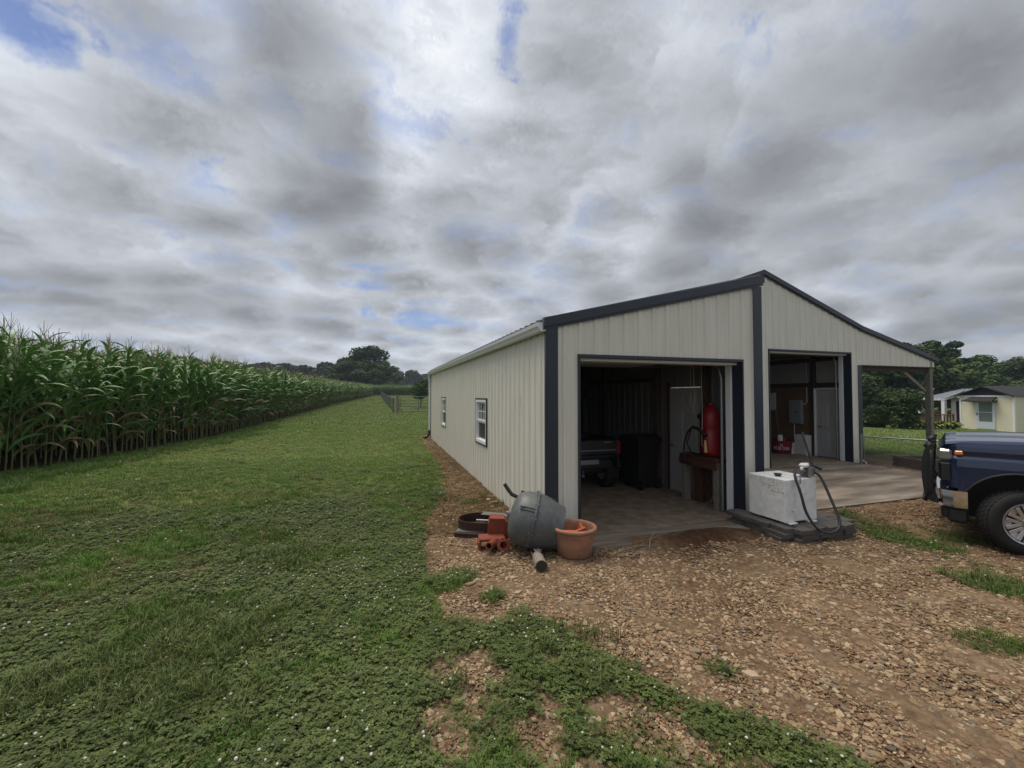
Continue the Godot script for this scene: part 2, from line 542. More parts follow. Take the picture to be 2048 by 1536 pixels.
# ---------------------------------------------------------------- the lie of the land
const YARD_EDGE = [[-0.35, -13.2], [-0.45, -11.06], [-0.57, -5.6], [-0.77, -3.35], [-1.09, -2.27], [-1.39, -1.46], [-1.53, -0.41], [-1.59, 0.36], [-1.52, 0.64], [-1.33, 0.57], [-1.14, 0.57], [-1.24, 0.79], [-1.51, 0.97], [-1.62, 1.27], [-1.51, 1.51], [-1.12, 1.6], [-0.86, 1.64], [-0.72, 1.84], [-0.62, 2.15], [-0.5, 2.43], [-0.36, 2.72], [-0.21, 2.94], [0.08, 3.15], [0.16, 3.31], [0.3, 3.6], [0.8, 4.4], [1.8, 6.0], [14, 6.0], [14.0, -4.2], [11.6, -4.0], [10.2, -2.9], [3.5, -2.9], [3.5, 0.1], [0.1, 0.1], [0.1, -13.2]]
const SOIL_SPOTS = [[-1.61, 2.12, 0.16], [-1.45, 2.32, 0.2], [-1.79, 2.47, 0.13], [-1.4, 2.05, 0.14], [-1.7, 2.7, 0.12], [-1.06, 2.54, 0.12], [-1.22, 2.8, 0.16], [-0.75, 2.75, 0.18], [-0.55, 3.05, 0.2], [-0.95, 2.2, 0.1], [-1.05, 3.1, 0.14], [-3.9, -0.3, 0.12], [-0.2, 3.5, 0.18]]
const GREEN_SPOTS = [[3.72, 2.3, 0.3], [3.9, 2.55, 0.35], [4.3, 2.6, 0.3], [2.3, 3.05, 0.2], [2.5, 3.1, 0.14], [4.7, 0.9, 0.45], [4.7, 1.4, 0.4], [5.0, 0.5, 0.35], [5.6, 1.2, 0.4], [-0.56, -2.1, 0.13], [-1.1, 1.15, 0.13], [-1.2, 0.62, 0.16], [-0.9, 1.55, 0.1], [0.15, 2.66, 0.06], [3.3, 3.7, 0.3], [-0.6, -0.95, 0.08]]
const CORN_LINE = [[14.0, -10.2], [4.0, -9.7], [-5.8, -9.0], [-11.9, -7.87], [-28.3, -7.5], [-54.0, -7.05], [-111.0, -3.3]]
var yard_map: Image
var ragged := FastNoiseLite.new()
var patchy := FastNoiseLite.new()

func corn_x(z: float) -> float:
	for i in CORN_LINE.size() - 1:
		if z >= CORN_LINE[i + 1][0]:
			return lerpf(CORN_LINE[i + 1][1], CORN_LINE[i][1], clampf((z - CORN_LINE[i + 1][0]) / (CORN_LINE[i][0] - CORN_LINE[i + 1][0]), 0.0, 1.0))
	return -3.3

func ground_height(x: float, z: float) -> float:
	var far := maxf(0.0, -z - 1.0)
	var h := 0.012 * minf(far, 60.0) + 0.019 * clampf(far - 60.0, 0.0, 260.0)
	h += 0.05 * clampf(-x - 3.0, 0.0, 8.0) * clampf(1.0 - (z - 1.0) / 6.0, 0.3, 1.0) + 0.012 * clampf(-x - 11.0, 0.0, 150.0)
	h -= 0.027 * clampf(x - 11.0, 0.0, 33.0)
	h -= 0.12 * smoothstep(3.2, 5.2, x) * smoothstep(0.1, 1.0, z)
	return h

func under_roof(x: float, z: float) -> bool:
	return x > 0.03 and x < 10.38 and z > -12.18 and z < (-0.03 if x < 3.5 else -2.95)

func yard(x: float, z: float) -> float:
	if x < -2.5 or x > 14.0 or z < -13.4 or z > 6.2:
		return 0.0
	var w := yard_map.get_width()
	var v := yard_map.get_pixel(clampi(int((x + 2.6) / 16.8 * w), 0, w - 1), clampi(int((z + 13.6) / 20.0 * w), 0, w - 1)).r
	for s in GREEN_SPOTS:
		var d: float = Vector2(x - s[0], z - s[1]).length_squared() / (s[2] * s[2])
		if d < 4.0:
			v -= 0.62 * exp(-d)
	return clampf(v, 0.0, 1.0)

# 0 where plants grow, 1 where the bare stones and soil are
func bare(x: float, z: float) -> float:
	var v := yard(x, z)
	for s in SOIL_SPOTS:
		var d: float = Vector2(x - s[0], z - s[1]).length_squared() / (s[2] * s[2])
		if d < 4.0:
			v = maxf(v, 0.95 * exp(-d * 0.55))
	return clampf(v + 0.42 * ragged.get_noise_2d(x, z), 0.0, 1.0)

func make_ground() -> Node3D:
	ragged.seed = 4
	ragged.frequency = 2.2
	ragged.fractal_octaves = 4
	patchy.seed = 9
	patchy.frequency = 0.35
	patchy.fractal_octaves = 4
	var poly := PackedVector2Array()
	for p in YARD_EDGE:
		poly.append(Vector2(p[0], p[1]))
	yard_map = Image.create(400, 400, false, Image.FORMAT_RF)
	for j in 400:
		for i in 400:
			if Geometry2D.is_point_in_polygon(Vector2(-2.6 + 16.8 * (i + 0.5) / 400, -13.6 + 20.0 * (j + 0.5) / 400), poly):
				yard_map.set_pixel(i, j, Color(1, 0, 0))
	yard_map.resize(130, 130, Image.INTERPOLATE_LANCZOS)
	yard_map.resize(400, 400, Image.INTERPOLATE_CUBIC)
	var xs := []
	var x := -7.0
	while x < 7.0:
		xs.append(x)
		x += 0.07
	var st := 0.08
	while x < 700.0:
		xs.append(x)
		x += st
		st *= 1.06
	x = -7.07
	st = 0.09
	while x > -500.0:
		xs.push_front(x)
		x -= st
		st *= 1.06
	var zs := []
	var z := -2.5
	while z < 5.6:
		zs.append(z)
		z += 0.07
	st = 0.1
	while z < 40.0:
		zs.append(z)
		z += st
		st *= 1.15
	z = -2.57
	st = 0.08
	while z > -800.0:
		zs.push_front(z)
		z -= st
		st *= 1.045
	var mb := MB.new()
	mb.tinted = true
	var nx := xs.size()
	var bump := FastNoiseLite.new()
	bump.seed = 2
	bump.frequency = 1.4
	bump.fractal_octaves = 4
	for zz in zs:
		for xx in xs:
			var h := ground_height(xx, zz)
			var near: bool = absf(xx) < 12.0 and zz > -16.0
			var y := yard(xx, zz) if near else 0.0
			var bb := bare(xx, zz) if near else 0.0
			h += bump.get_noise_2d(xx, zz) * 0.022
			var pn := patchy.get_noise_2d(xx, zz)
			var green := Color(0.072, 0.080, 0.030).lerp(Color(0.105, 0.092, 0.042), clampf(0.5 + pn, 0.0, 1.0))
			if zz < -3.0 + 2.0 * pn or xx > 11.0:
				green = Color(0.140, 0.185, 0.055).lerp(Color(0.180, 0.200, 0.075), clampf(0.5 + pn * 0.9, 0.0, 1.0))  # lighter mown grass, raised further so distant ground looks brighter lit
			var soil := Color(0.190, 0.125, 0.078).lerp(Color(0.270, 0.195, 0.125), clampf(0.5 + pn * 1.4, 0.0, 1.0))
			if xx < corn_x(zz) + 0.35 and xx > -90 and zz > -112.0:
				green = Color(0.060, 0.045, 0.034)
			if zz < -113.0 and xx > -60.0 and xx < 60.0:
				green = Color(0.15, 0.19, 0.05)
			var mud = near and xx > 0.4 and xx < 3.4 and zz > 0.2 and zz < 1.3
			if mud:
				var wet = smoothstep(0.75, 0.15, absf(zz - 0.52) + 0.35 * absf(xx - 2.0) - 0.3 * ragged.get_noise_2d(xx * 0.6, zz * 0.6))
				soil = soil.lerp(Color(0.088, 0.050, 0.030), wet)
				h += 0.05 * smoothstep(0.30, 0.06, absf(zz - 0.42) - 0.12 * ragged.get_noise_2d(xx, zz)) * smoothstep(0.8, 1.1, xx) * smoothstep(3.0, 2.6, xx)
			if under_roof(xx, zz):
				h = -0.1
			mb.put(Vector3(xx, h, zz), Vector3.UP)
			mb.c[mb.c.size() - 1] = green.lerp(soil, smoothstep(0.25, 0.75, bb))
	for j in zs.size() - 1:
		for i in nx - 1:
			var a := j * nx + i
			mb.ix.append_array(PackedInt32Array([a, a + 1, a + nx + 1, a, a + nx + 1, a + nx]))
	# normals from the slopes
	for j in range(1, zs.size() - 1):
		for i in range(1, nx - 1):
			var a := j * nx + i
			var dx := mb.v[a + 1] - mb.v[a - 1]
			var dz := mb.v[a + nx] - mb.v[a - nx]
			mb.n[a] = dz.cross(dx).normalized()
	return struct("ground", mb, M.ground_skin)

# ---------------------------------------------------------------- the steel garage
# ribbed sheet in the local xy plane, ribs towards +z
func ribs(mb: MB, x0: float, x1: float, yb0: float, yb1: float, yt0: float, yt1: float, rib := 0.02) -> void:
	var pts = []
	var k0 = int(floor(x0 / 0.2286)) - 1
	var k1 = int(ceil(x1 / 0.2286)) + 1
	var all = []
	for k in range(k0, k1 + 1):
		var c = k * 0.2286
		for p in [[-0.034, 0.0], [-0.014, 1.0], [0.014, 1.0], [0.034, 0.0], [0.070, 0.0], [0.076, 0.16], [0.086, 0.16], [0.092, 0.0], [0.136, 0.0], [0.142, 0.16], [0.152, 0.16], [0.158, 0.0]]:
			all.append(Vector2(c + p[0], p[1] * rib))
	for i in all.size() - 1:
		var a: Vector2 = all[i]
		var b: Vector2 = all[i + 1]
		if b.x <= x0 or a.x >= x1:
			continue
		var xa = maxf(a.x, x0)
		var xb = minf(b.x, x1)
		var za = lerpf(a.y, b.y, (xa - a.x) / (b.x - a.x))
		var zb = lerpf(a.y, b.y, (xb - a.x) / (b.x - a.x))
		var ta = (xa - x0) / (x1 - x0)
		var tb = (xb - x0) / (x1 - x0)
		mb.quad(Vector3(xa, lerpf(yb0, yb1, ta), za), Vector3(xb, lerpf(yb0, yb1, tb), zb), Vector3(xb, lerpf(yt0, yt1, tb), zb), Vector3(xa, lerpf(yt0, yt1, ta), za))

# wall sheets 0.914 m wide, each a part of its own; tops: [[x, y], ...] along the wall; holes: [x0, x1, y0, y1]
func wall_run(parent: Node, called: String, xf: Transform3D, x0: float, x1: float, bottom: float, tops: Array, holes: Array, m: Material) -> void:
	var top = func(x):
		for i in tops.size() - 1:
			if x <= tops[i + 1][0] + 1e-6:
				return lerpf(tops[i][1], tops[i + 1][1], (x - tops[i][0]) / (tops[i + 1][0] - tops[i][0]))
		return tops[-1][1]
	var a = x0
	while a < x1 - 1e-4:
		var b = minf(a + 0.9144, x1)
		var cuts = [a, b]
		for h in holes:
			for e in [h[0], h[1]]:
				if e > a + 1e-4 and e < b - 1e-4:
					cuts.append(e)
		for t in tops:
			if t[0] > a + 1e-4 and t[0] < b - 1e-4:
				cuts.append(t[0])
		cuts.sort()
		var mb = MB.new()
		mb.xf = xf
		for i in cuts.size() - 1:
			var p: float = cuts[i]
			var q: float = cuts[i + 1]
			if q - p < 1e-4:
				continue
			var spans = [[bottom, -1.0]]
			for h in holes:
				if (p + q) / 2 > h[0] and (p + q) / 2 < h[1]:
					spans = [[h[3], -1.0]]
					if h[2] > bottom + 0.01:
						spans.append([bottom, h[2]])
			for s in spans:
				ribs(mb, p, q, s[0], s[0], top.call(p) if s[1] < 0 else s[1], top.call(q) if s[1] < 0 else s[1])
		if mb.v.size():
			part(called, mb, m, parent)
		a = b

func roof_run(parent: Node, xf: Transform3D, x0: float, x1: float, length: float) -> void:
	var a = x0
	while a < x1 - 1e-4:
		var b = minf(a + 0.9144, x1)
		var mb = MB.new()
		mb.xf = xf
		ribs(mb, a, b, 0, 0, length, length, 0.026)
		part("roof_panel", mb, M.roof_steel, parent)
		a = b

func one(material: Material, called: String, parent: Node, f: Callable, xf := Transform3D()) -> MeshInstance3D:
	var mb = MB.new()
	mb.xf = xf
	f.call(mb)
	return part(called, mb, material, parent)

func boxed(material: Material, called: String, parent: Node, lo: Vector3, hi: Vector3, r := 0.004, xf := Transform3D()) -> MeshInstance3D:
	var mb = MB.new()
	mb.xf = xf
	mb.bevel(lo, hi, r)
	return part(called, mb, material, parent)

# a six-panel door that faces local +z, its foot at the local origin
func panel_door(parent: Node, called: String, xf: Transform3D, w: float, h: float, handle_x: float) -> void:
	var d = boxed(M.door_paint, called, parent, Vector3(0, 0.01, -0.04), Vector3(w, h, 0), 0.004, xf)
	for r in [[0.10, 0.34], [0.40, 0.60], [0.84, 0.97]]:
		pass
	for y in [[0.10 * h, 0.38 * h], [0.43 * h, 0.80 * h], [0.85 * h, 0.95 * h]]:
		for c in [[0.14 * w, 0.45 * w], [0.55 * w, 0.86 * w]]:
			one(M.door_paint, "raised_panel", d, func(mb):
				var r = 0.025
				var z0 = 0.002
				mb.quad(Vector3(c[0] + r, y[0] + r, 0.014), Vector3(c[1] - r, y[0] + r, 0.014), Vector3(c[1] - r, y[1] - r, 0.014), Vector3(c[0] + r, y[1] - r, 0.014))
				mb.quad(Vector3(c[0], y[0], z0), Vector3(c[1], y[0], z0), Vector3(c[1] - r, y[0] + r, 0.014), Vector3(c[0] + r, y[0] + r, 0.014))
				mb.quad(Vector3(c[1], y[0], z0), Vector3(c[1], y[1], z0), Vector3(c[1] - r, y[1] - r, 0.014), Vector3(c[1] - r, y[0] + r, 0.014))
				mb.quad(Vector3(c[1], y[1], z0), Vector3(c[0], y[1], z0), Vector3(c[0] + r, y[1] - r, 0.014), Vector3(c[1] - r, y[1] - r, 0.014))
				mb.quad(Vector3(c[0], y[1], z0), Vector3(c[0], y[0], z0), Vector3(c[0] + r, y[0] + r, 0.014), Vector3(c[0] + r, y[1] - r, 0.014)), xf)
	one(M.dark_metal, "handle", d, func(mb):
		mb.tube([Vector3(handle_x, 0.45 * h, 0), Vector3(handle_x, 0.45 * h, 0.05), Vector3(handle_x + (0.1 if handle_x < w / 2 else -0.1), 0.45 * h, 0.055)], 0.012, 8), xf)

func make_garage() -> void:
	var g = thing("garage", "long off-white steel garage with navy trim, two open bays and a carport", "building", Vector3.ZERO)
	var W = M.wall_steel
	var T = M.trim_steel
	var front = Transform3D()
	var left_side = Transform3D(Basis(Vector3(0, 0, 1), Vector3.UP, Vector3(-1, 0, 0)), Vector3.ZERO)
	# wing with the nearer bay: x 0..3.55, z 0..-12.2
	wall_run(g, "wall_panel", front, 0.02, 3.55, 0.0, [[0.0, 2.80], [3.6, 3.675]], [[0.44, 3.187, 0.0, 2.39]], W)
	wall_run(g, "wall_panel", left_side, -12.2, -0.01, 0.02, [[-12.3, 2.80], [0.0, 2.80]], [[-4.04, -3.10, 0.87, 1.79], [-9.18, -8.24, 0.87, 1.79]], W)
	wall_run(g, "wall_panel", Transform3D(left_side.basis, Vector3(3.50, 0, 0)), -12.2, -0.02, 0.03, [[-12.3, 3.66], [0.0, 3.66]], [[-1.99, -1.08, 0.0, 2.032]], M.wall_shaded)
	wall_run(g, "wall_panel", Transform3D(Basis(Vector3(-1, 0, 0), Vector3.UP, Vector3(0, 0, -1)), Vector3(3.55, 0, -12.2)), 0.0, 3.55, 0.0, [[0.0, 3.66], [3.55, 2.80]], [], W)
	# main body: x 3.57..10.40, z -2.912..-12.2, ridge at x 6.99
	wall_run(g, "wall_panel", Transform3D(Basis(), Vector3(0, 0, -2.912)), 3.57, 10.40, 0.0, [[3.5, 3.68], [6.99, 4.90], [10.45, 3.69]], [[7.146, 10.03, 0.0, 2.998]], W)
	wall_run(g, "wall_panel", Transform3D(Basis(), Vector3(0, 0, -2.912)), 10.4005, 13.56, 2.70, [[10.4, 3.69], [13.6, 2.89]], [], W)
	wall_run(g, "wall_panel", Transform3D(Basis(Vector3(0, 0, -1), Vector3.UP, Vector3(1, 0, 0)), Vector3(10.40, 0, 0)), 2.93, 12.2, 0.0, [[2.9, 3.69], [12.3, 3.69]], [], M.wall_shaded)
	wall_run(g, "wall_panel", Transform3D(Basis(Vector3(-1, 0, 0), Vector3.UP, Vector3(0, 0, -1)), Vector3(10.4, 0, -12.2)), 0.0, 6.83, 0.0, [[0.0, 3.69], [3.41, 4.9], [6.83, 3.69]], [], W)
	# roofs
	var s1 = Vector3(1, 0.243, 0).normalized()
	roof_run(g, Transform3D(Basis(Vector3(0, 0, 1), s1, Vector3(0, 0, 1).cross(s1)), Vector3(-0.06, 2.85, 0)), -12.25, 0.03, 3.72)
	boxed(T, "eave_trim", g, Vector3(-0.072, 2.79, -12.25), Vector3(-0.045, 2.858, 0.02), 0.003)
	var s2 = Vector3(1, 0.352, 0).normalized()
	roof_run(g, Transform3D(Basis(Vector3(0, 0, 1), s2, Vector3(0, 0, 1).cross(s2)), Vector3(3.45, 3.69, 0)), -12.25, -2.88, 3.76)
	var s3 = Vector3(-1, 0.352, 0).normalized()
	roof_run(g, Transform3D(Basis(Vector3(0, 0, -1), s3, Vector3(0, 0, -1).cross(s3)), Vector3(10.46, 3.71, 0)), 2.88, 12.25, 3.68)
	var s4 = Vector3(-1, 0.247, 0).normalized()
	roof_run(g, Transform3D(Basis(Vector3(0, 0, -1), s4, Vector3(0, 0, -1).cross(s4)), Vector3(13.70, 2.90, 0)), 2.88, 12.25, 3.36)
	one(T, "ridge_cap", g, func(mb): mb.prism(PackedVector2Array([Vector2(6.75, 4.86), Vector2(6.99, 4.955), Vector2(7.23, 4.86), Vector2(7.23, 4.875), Vector2(6.99, 4.975), Vector2(6.75, 4.875)]), -12.25, -2.87))
	# edge trim along the sloping tops of the front walls
	var rake = func(called, p0: Vector2, p1: Vector2, z: float, m: Material):
		one(m, called, g, func(mb):
			mb.prism(PackedVector2Array([p0, p1, p1 + Vector2(0, 0.118), p0 + Vector2(0, 0.118)]), z + 0.024, z + 0.065)
			mb.prism(PackedVector2Array([p0 - Vector2(0, 0.035), p1 - Vector2(0, 0.035), p1 - Vector2(0, 0.002), p0 - Vector2(0, 0.002)]), z + 0.021, z + 0.04))
	rake.call("rake_trim", Vector2(-0.075, 2.748), Vector2(3.60, 3.615), 0.0, T)
	rake.call("rake_trim", Vector2(6.99, 4.86), Vector2(10.43, 3.65), -2.912, T)
	rake.call("rake_trim", Vector2(3.6, 3.66), Vector2(6.985, 4.86), -2.912, T)
	rake.call("rake_trim", Vector2(10.435, 3.645), Vector2(13.66, 2.85), -2.912, T)
	# corner trim
	boxed(T, "corner_trim", g, Vector3(-0.028, 0.0, 0.022), Vector3(0.128, 2.76, 0.034), 0.003)
	boxed(T, "corner_trim", g, Vector3(-0.036, 0.0, -0.035), Vector3(-0.0285, 2.74, 0.030), 0.003)
	boxed(T, "corner_trim", g, Vector3(3.40, 0.0, 0.022), Vector3(3.572, 3.56, 0.034), 0.003)
	boxed(T, "corner_trim", g, Vector3(3.562, 0.0, -0.12), Vector3(3.574, 3.55, 0.020), 0.003)
	boxed(T, "corner_trim", g, Vector3(10.27, 0.0, -2.889), Vector3(10.42, 2.69, -2.878), 0.003)
	boxed(T, "corner_trim", g, Vector3(-0.034, 0.0, -12.22), Vector3(-0.024, 2.72, -12.09), 0.003)
	# door frames: navy returns, then white jamb boards deeper in
	for d in [[0.44, 3.187, 2.39, 0.0], [7.146, 10.03, 2.998, -2.912]]:
		var x0: float = d[0]
		var x1: float = d[1]
		var h: float = d[2]
		var z: float = d[3]
		var f = boxed(T, "door_frame", g, Vector3(x0 - 0.02, h - 0.012, z - 0.08), Vector3(x1 + 0.02, h + 0.030, z + 0.026), 0.003)
		boxed(T, "frame_return", f, Vector3(x0 - 0.018, 0.02, z - 0.18), Vector3(x0 + 0.012, h - 0.013, z + 0.027), 0.003)
		boxed(T, "frame_return", f, Vector3(x1 - 0.006, 0.02, z - 0.18), Vector3(x1 + 0.018, h - 0.013, z + 0.027), 0.003)
		boxed(M.white_vinyl, "jamb_board", f, Vector3(x0 - 0.02, 0.03, z - 0.29), Vector3(x0 + 0.025, h - 0.04, z - 0.181), 0.003)
		boxed(M.white_vinyl, "jamb_board", f, Vector3(x1 - 0.03, 0.03, z - 0.29), Vector3(x1 + 0.02, h - 0.04, z - 0.181), 0.003)
		boxed(M.white_vinyl, "jamb_board", f, Vector3(x0 - 0.02, h - 0.05, z - 0.29), Vector3(x1 + 0.02, h - 0.014, z - 0.082), 0.003)
		for x in [x0 + 0.06, x1 - 0.06]:
			one(M.galvanized, "door_track", f, func(mb): mb.tube([Vector3(x, 0.05, z - 0.34), Vector3(x, h - 0.25, z - 0.34), Vector3(x, h - 0.08, z - 0.39), Vector3(x, h + 0.02, z - 0.55), Vector3(x, h + 0.06, z - 2.9)], 0.022, 6))
	# unseen overhead door, added under the roof to darken the nearer bay ceiling
	var od = boxed(M.white_vinyl, "added_overhead_door", g, Vector3(0.47, 2.475, -0.98), Vector3(3.16, 2.52, -0.52), 0.006)
	for k in 4:
		boxed(M.white_vinyl, "added_door_section", od, Vector3(0.47, 2.475, -1.46 - 0.49 * k), Vector3(3.16, 2.52, -1.0 - 0.49 * k), 0.006)
	# gutter and downspout on the lane side
	var gu = one(M.white_alu, "gutter", g, func(mb): mb.prism(PackedVector2Array([Vector2(-0.03, 2.70), Vector2(-0.115, 2.70), Vector2(-0.128, 2.735), Vector2(-0.150, 2.762), Vector2(-0.158, 2.805), Vector2(-0.150, 2.806), Vector2(-0.142, 2.768), Vector2(-0.118, 2.738), Vector2(-0.108, 2.708), Vector2(-0.038, 2.708), Vector2(-0.038, 2.80), Vector2(-0.03, 2.80)]), -12.25, 0.018))
	one(M.white_alu, "gutter_end", gu, func(mb): mb.prism(PackedVector2Array([Vector2(-0.028, 2.698), Vector2(-0.115, 2.698), Vector2(-0.13, 2.735), Vector2(-0.152, 2.762), Vector2(-0.160, 2.808), Vector2(-0.028, 2.808)]), 0.019, 0.024))
	var ds = one(M.white_alu, "downspout", g, func(mb):
		mb.bar(Vector3(-0.095, 2.70, -12.14), Vector3(-0.095, 2.58, -12.14), 0.075, 0.06)
		mb.bar(Vector3(-0.095, 2.60, -12.14), Vector3(-0.062, 2.42, -12.14), 0.075, 0.06)
		mb.bar(Vector3(-0.062, 2.44, -12.14), Vector3(-0.062, 0.42, -12.14), 0.075, 0.06))
	for y in [1.0, 2.0]:
		boxed(M.white_vinyl, "strap", ds, Vector3(-0.1, y, -12.19), Vector3(-0.022, y + 0.03, -12.09), 0.003)
	one(M.black_plastic, "elbow", ds, func(mb): mb.tube([Vector3(-0.062, 0.46, -12.14), Vector3(-0.07, 0.32, -12.14), Vector3(-0.16, 0.2, -12.1), Vector3(-0.3, 0.17, -12.06)], 0.055, 10))
	# two windows
	for zc in [-3.57, -8.71]:
		var xf = Transform3D(left_side.basis, Vector3(0, 0, zc))
		var wd = one(T, "window", g, func(mb):
			for b in [[-0.49, -0.462, 0.845, 1.815], [0.462, 0.49, 0.845, 1.815], [-0.4615, 0.4615, 0.845, 0.873], [-0.4615, 0.4615, 1.787, 1.815]]:
				mb.bevel(Vector3(b[0], b[2], -0.02), Vector3(b[1], b[3], 0.032), 0.004), xf)
		one(M.white_vinyl, "frame", wd, func(mb):
			for b in [[-0.461, -0.405, 0.874, 1.786], [0.405, 0.461, 0.874, 1.786], [-0.4045, 0.4045, 0.874, 0.945], [-0.4045, 0.4045, 1.728, 1.786]]:
				mb.bevel(Vector3(b[0], b[2], -0.05), Vector3(b[1], b[3], 0.027), 0.005), xf)
		one(M.white_vinyl, "sash", wd, func(mb):
			for b in [[-0.404, -0.375, 1.32, 1.727], [0.375, 0.404, 1.32, 1.727], [-0.3745, 0.3745, 1.32, 1.365], [-0.3745, 0.3745, 1.70, 1.727]]:
				mb.bevel(Vector3(b[0], b[2], -0.035), Vector3(b[1], b[3], -0.005), 0.003), xf)
		one(M.white_vinyl, "sash", wd, func(mb):
			for b in [[-0.404, -0.375, 0.946, 1.318], [0.375, 0.404, 0.946, 1.318], [-0.3745, 0.3745, 1.28, 1.318], [-0.3745, 0.3745, 0.946, 0.975]]:
				mb.bevel(Vector3(b[0], b[2], -0.06), Vector3(b[1], b[3], -0.036), 0.003), xf)
		for c in [-0.125, 0.125]:
			boxed(M.white_vinyl, "muntin", wd, Vector3(c - 0.008, 1.366, -0.024), Vector3(c + 0.008, 1.699, -0.012), 0.002, xf)
		boxed(M.white_vinyl, "muntin", wd, Vector3(-0.374, 1.525, -0.0238), Vector3(0.374, 1.541, -0.0122), 0.002, xf)
		one(M.glass, "pane", wd, func(mb): mb.quad(Vector3(-0.376, 1.36, -0.018), Vector3(0.376, 1.36, -0.018), Vector3(0.376, 1.70, -0.018), Vector3(-0.376, 1.70, -0.018)), xf)
		one(M.screen, "screen", wd, func(mb): mb.quad(Vector3(-0.376, 0.97, -0.03), Vector3(0.376, 0.97, -0.03), Vector3(0.376, 1.285, -0.03), Vector3(-0.376, 1.285, -0.03)), xf)
		one(M.glass, "pane", wd, func(mb): mb.quad(Vector3(-0.376, 0.97, -0.05), Vector3(0.376, 0.97, -0.05), Vector3(0.376, 1.285, -0.05), Vector3(-0.376, 1.285, -0.05)), xf)
	# dark run marks on the lane-side sheets under the eave
	var sr = RandomNumberGenerator.new()
	sr.seed = 12
	var runs = one(M.grime, "run_mark", g, func(mb):
		mb.xf = left_side
		for k in 46:
			var x = -1.0 - 1.5 * sr.randf() if k < 34 else -0.4 - 6.0 * sr.randf()
			# on the flats between the ribs
			var f = fposmod(x, 0.2286)
			if f < 0.04 or f > 0.19:
				x += 0.09
			var y = sr.randf_range(1.5, 2.45)
			var w = sr.randf_range(0.002, 0.006)
			var l = sr.randf_range(0.03, 0.22)
			mb.quad(Vector3(x, y - l, 0.0042), Vector3(x + w * 0.5, y - l, 0.0042), Vector3(x + w, y, 0.0042), Vector3(x - w * 0.4, y, 0.0042)))
	runs.set_meta("kind", "stuff")
	# frame of the building inside: posts, girts, purlins
	for z in [-0.42, -2.32, -4.4, -7.0, -9.6]:
		boxed(M.lumber, "post", g, Vector3(3.36, 0.03, z - 0.07), Vector3(3.474, 3.58, z + 0.07), 0.005)
		boxed(M.lumber, "post", g, Vector3(0.03, 0.03, z - 0.07), Vector3(0.14, 2.78, z + 0.07), 0.005)
	boxed(M.lumber, "post", g, Vector3(3.37, 0.03, -1.055), Vector3(3.474, 3.57, -0.93), 0.005)
	for y in [0.75, 2.15, 3.0]:
		boxed(M.lumber, "girt", g, Vector3(3.44, y, -5.4), Vector3(3.478, y + 0.09, -2.28), 0.003)
		boxed(M.lumber, "girt", g, Vector3(0.025, y, -12.1), Vector3(0.06, y + 0.09, -0.1), 0.003) if y < 2.5 else null
	for x in [0.5, 1.3, 2.1, 2.9]:
		boxed(M.lumber, "purlin", g, Vector3(x, 2.79 + 0.243 * x - 0.10, -12.15), Vector3(x + 0.04, 2.79 + 0.243 * x, -0.03), 0.003)
	for x in [4.0, 5.0, 6.0, 8.0, 9.0, 9.9]:
		var y = 4.86 - 0.352 * absf(x - 6.99)
		boxed(M.lumber, "purlin", g, Vector3(x, y - 0.14, -12.15), Vector3(x + 0.04, y - 0.05, -2.95), 0.003)
	for x in [11.0, 11.8, 12.6, 13.3]:
		var y = 3.66 - 0.247 * (x - 10.42)
		boxed(M.old_wood, "purlin", g, Vector3(x, y - 0.11, -12.15), Vector3(x + 0.04, y - 0.02, -2.96), 0.003)
	# dark blue sheet partition at the back of the nearer bay
	wall_run(g, "partition_panel", Transform3D(Basis(), Vector3(0, 0, -6.2)), 0.03, 3.49, 0.03, [[0.0, 2.78], [3.5, 3.6]], [], M.blue_steel)
	# inside doors
	var faces_lane = func(x, z): return Transform3D(Basis(Vector3(0, 0, 1), Vector3.UP, Vector3(-1, 0, 0)), Vector3(x, 0, z))
	panel_door(g, "inner_door", faces_lane.call(3.44, -1.97), 0.86, 2.015, 0.07)
	for b in [[-2.03, -1.975], [-1.105, -1.062]]:
		boxed(M.red_wood, "door_casing", g, Vector3(3.428, 0.03, b[0]), Vector3(3.49, 2.12, b[1]), 0.003)
	var rx = 10.22
	boxed(M.osb, "sheathing", g, Vector3(10.30, 0.09, -9.0), Vector3(10.315, 2.12, -4.12), 0.002)
	boxed(M.insulation, "insulation_panel", g, Vector3(10.30, 2.24, -12.1), Vector3(10.32, 2.86, -2.96), 0.002)
	boxed(M.insulation, "insulation_panel", g, Vector3(10.30, 2.97, -12.1), Vector3(10.32, 3.60, -2.96), 0.002)
	for y in [2.12, 2.86]:
		boxed(M.dark_wood, "girt", g, Vector3(10.24, y, -12.1), Vector3(10.33, y + 0.11, -2.96), 0.003)
	for z in [-4.09, -6.5, -9.0]:
		boxed(M.dark_wood, "post", g, Vector3(10.19, 0.09, z - 0.06), Vector3(10.33, 3.62, z + 0.06), 0.005)
	panel_door(g, "inner_door", Transform3D(left_side.basis, Vector3(rx, 0.09, -3.985)), 0.76, 1.95, 0.07)
	for b in [[-4.03, -3.99], [-3.22, -3.185]]:
		boxed(M.white_vinyl, "door_casing", g, Vector3(10.17, 0.09, b[0]), Vector3(10.30, 2.08, b[1]), 0.003)
	boxed(M.white_vinyl, "door_casing", g, Vector3(10.17, 2.043, -3.988), Vector3(10.30, 2.08, -3.222), 0.003)
	boxed(M.osb, "sheathing", g, Vector3(10.26, 2.083, -4.02), Vector3(10.29, 2.118, -3.0), 0.002)
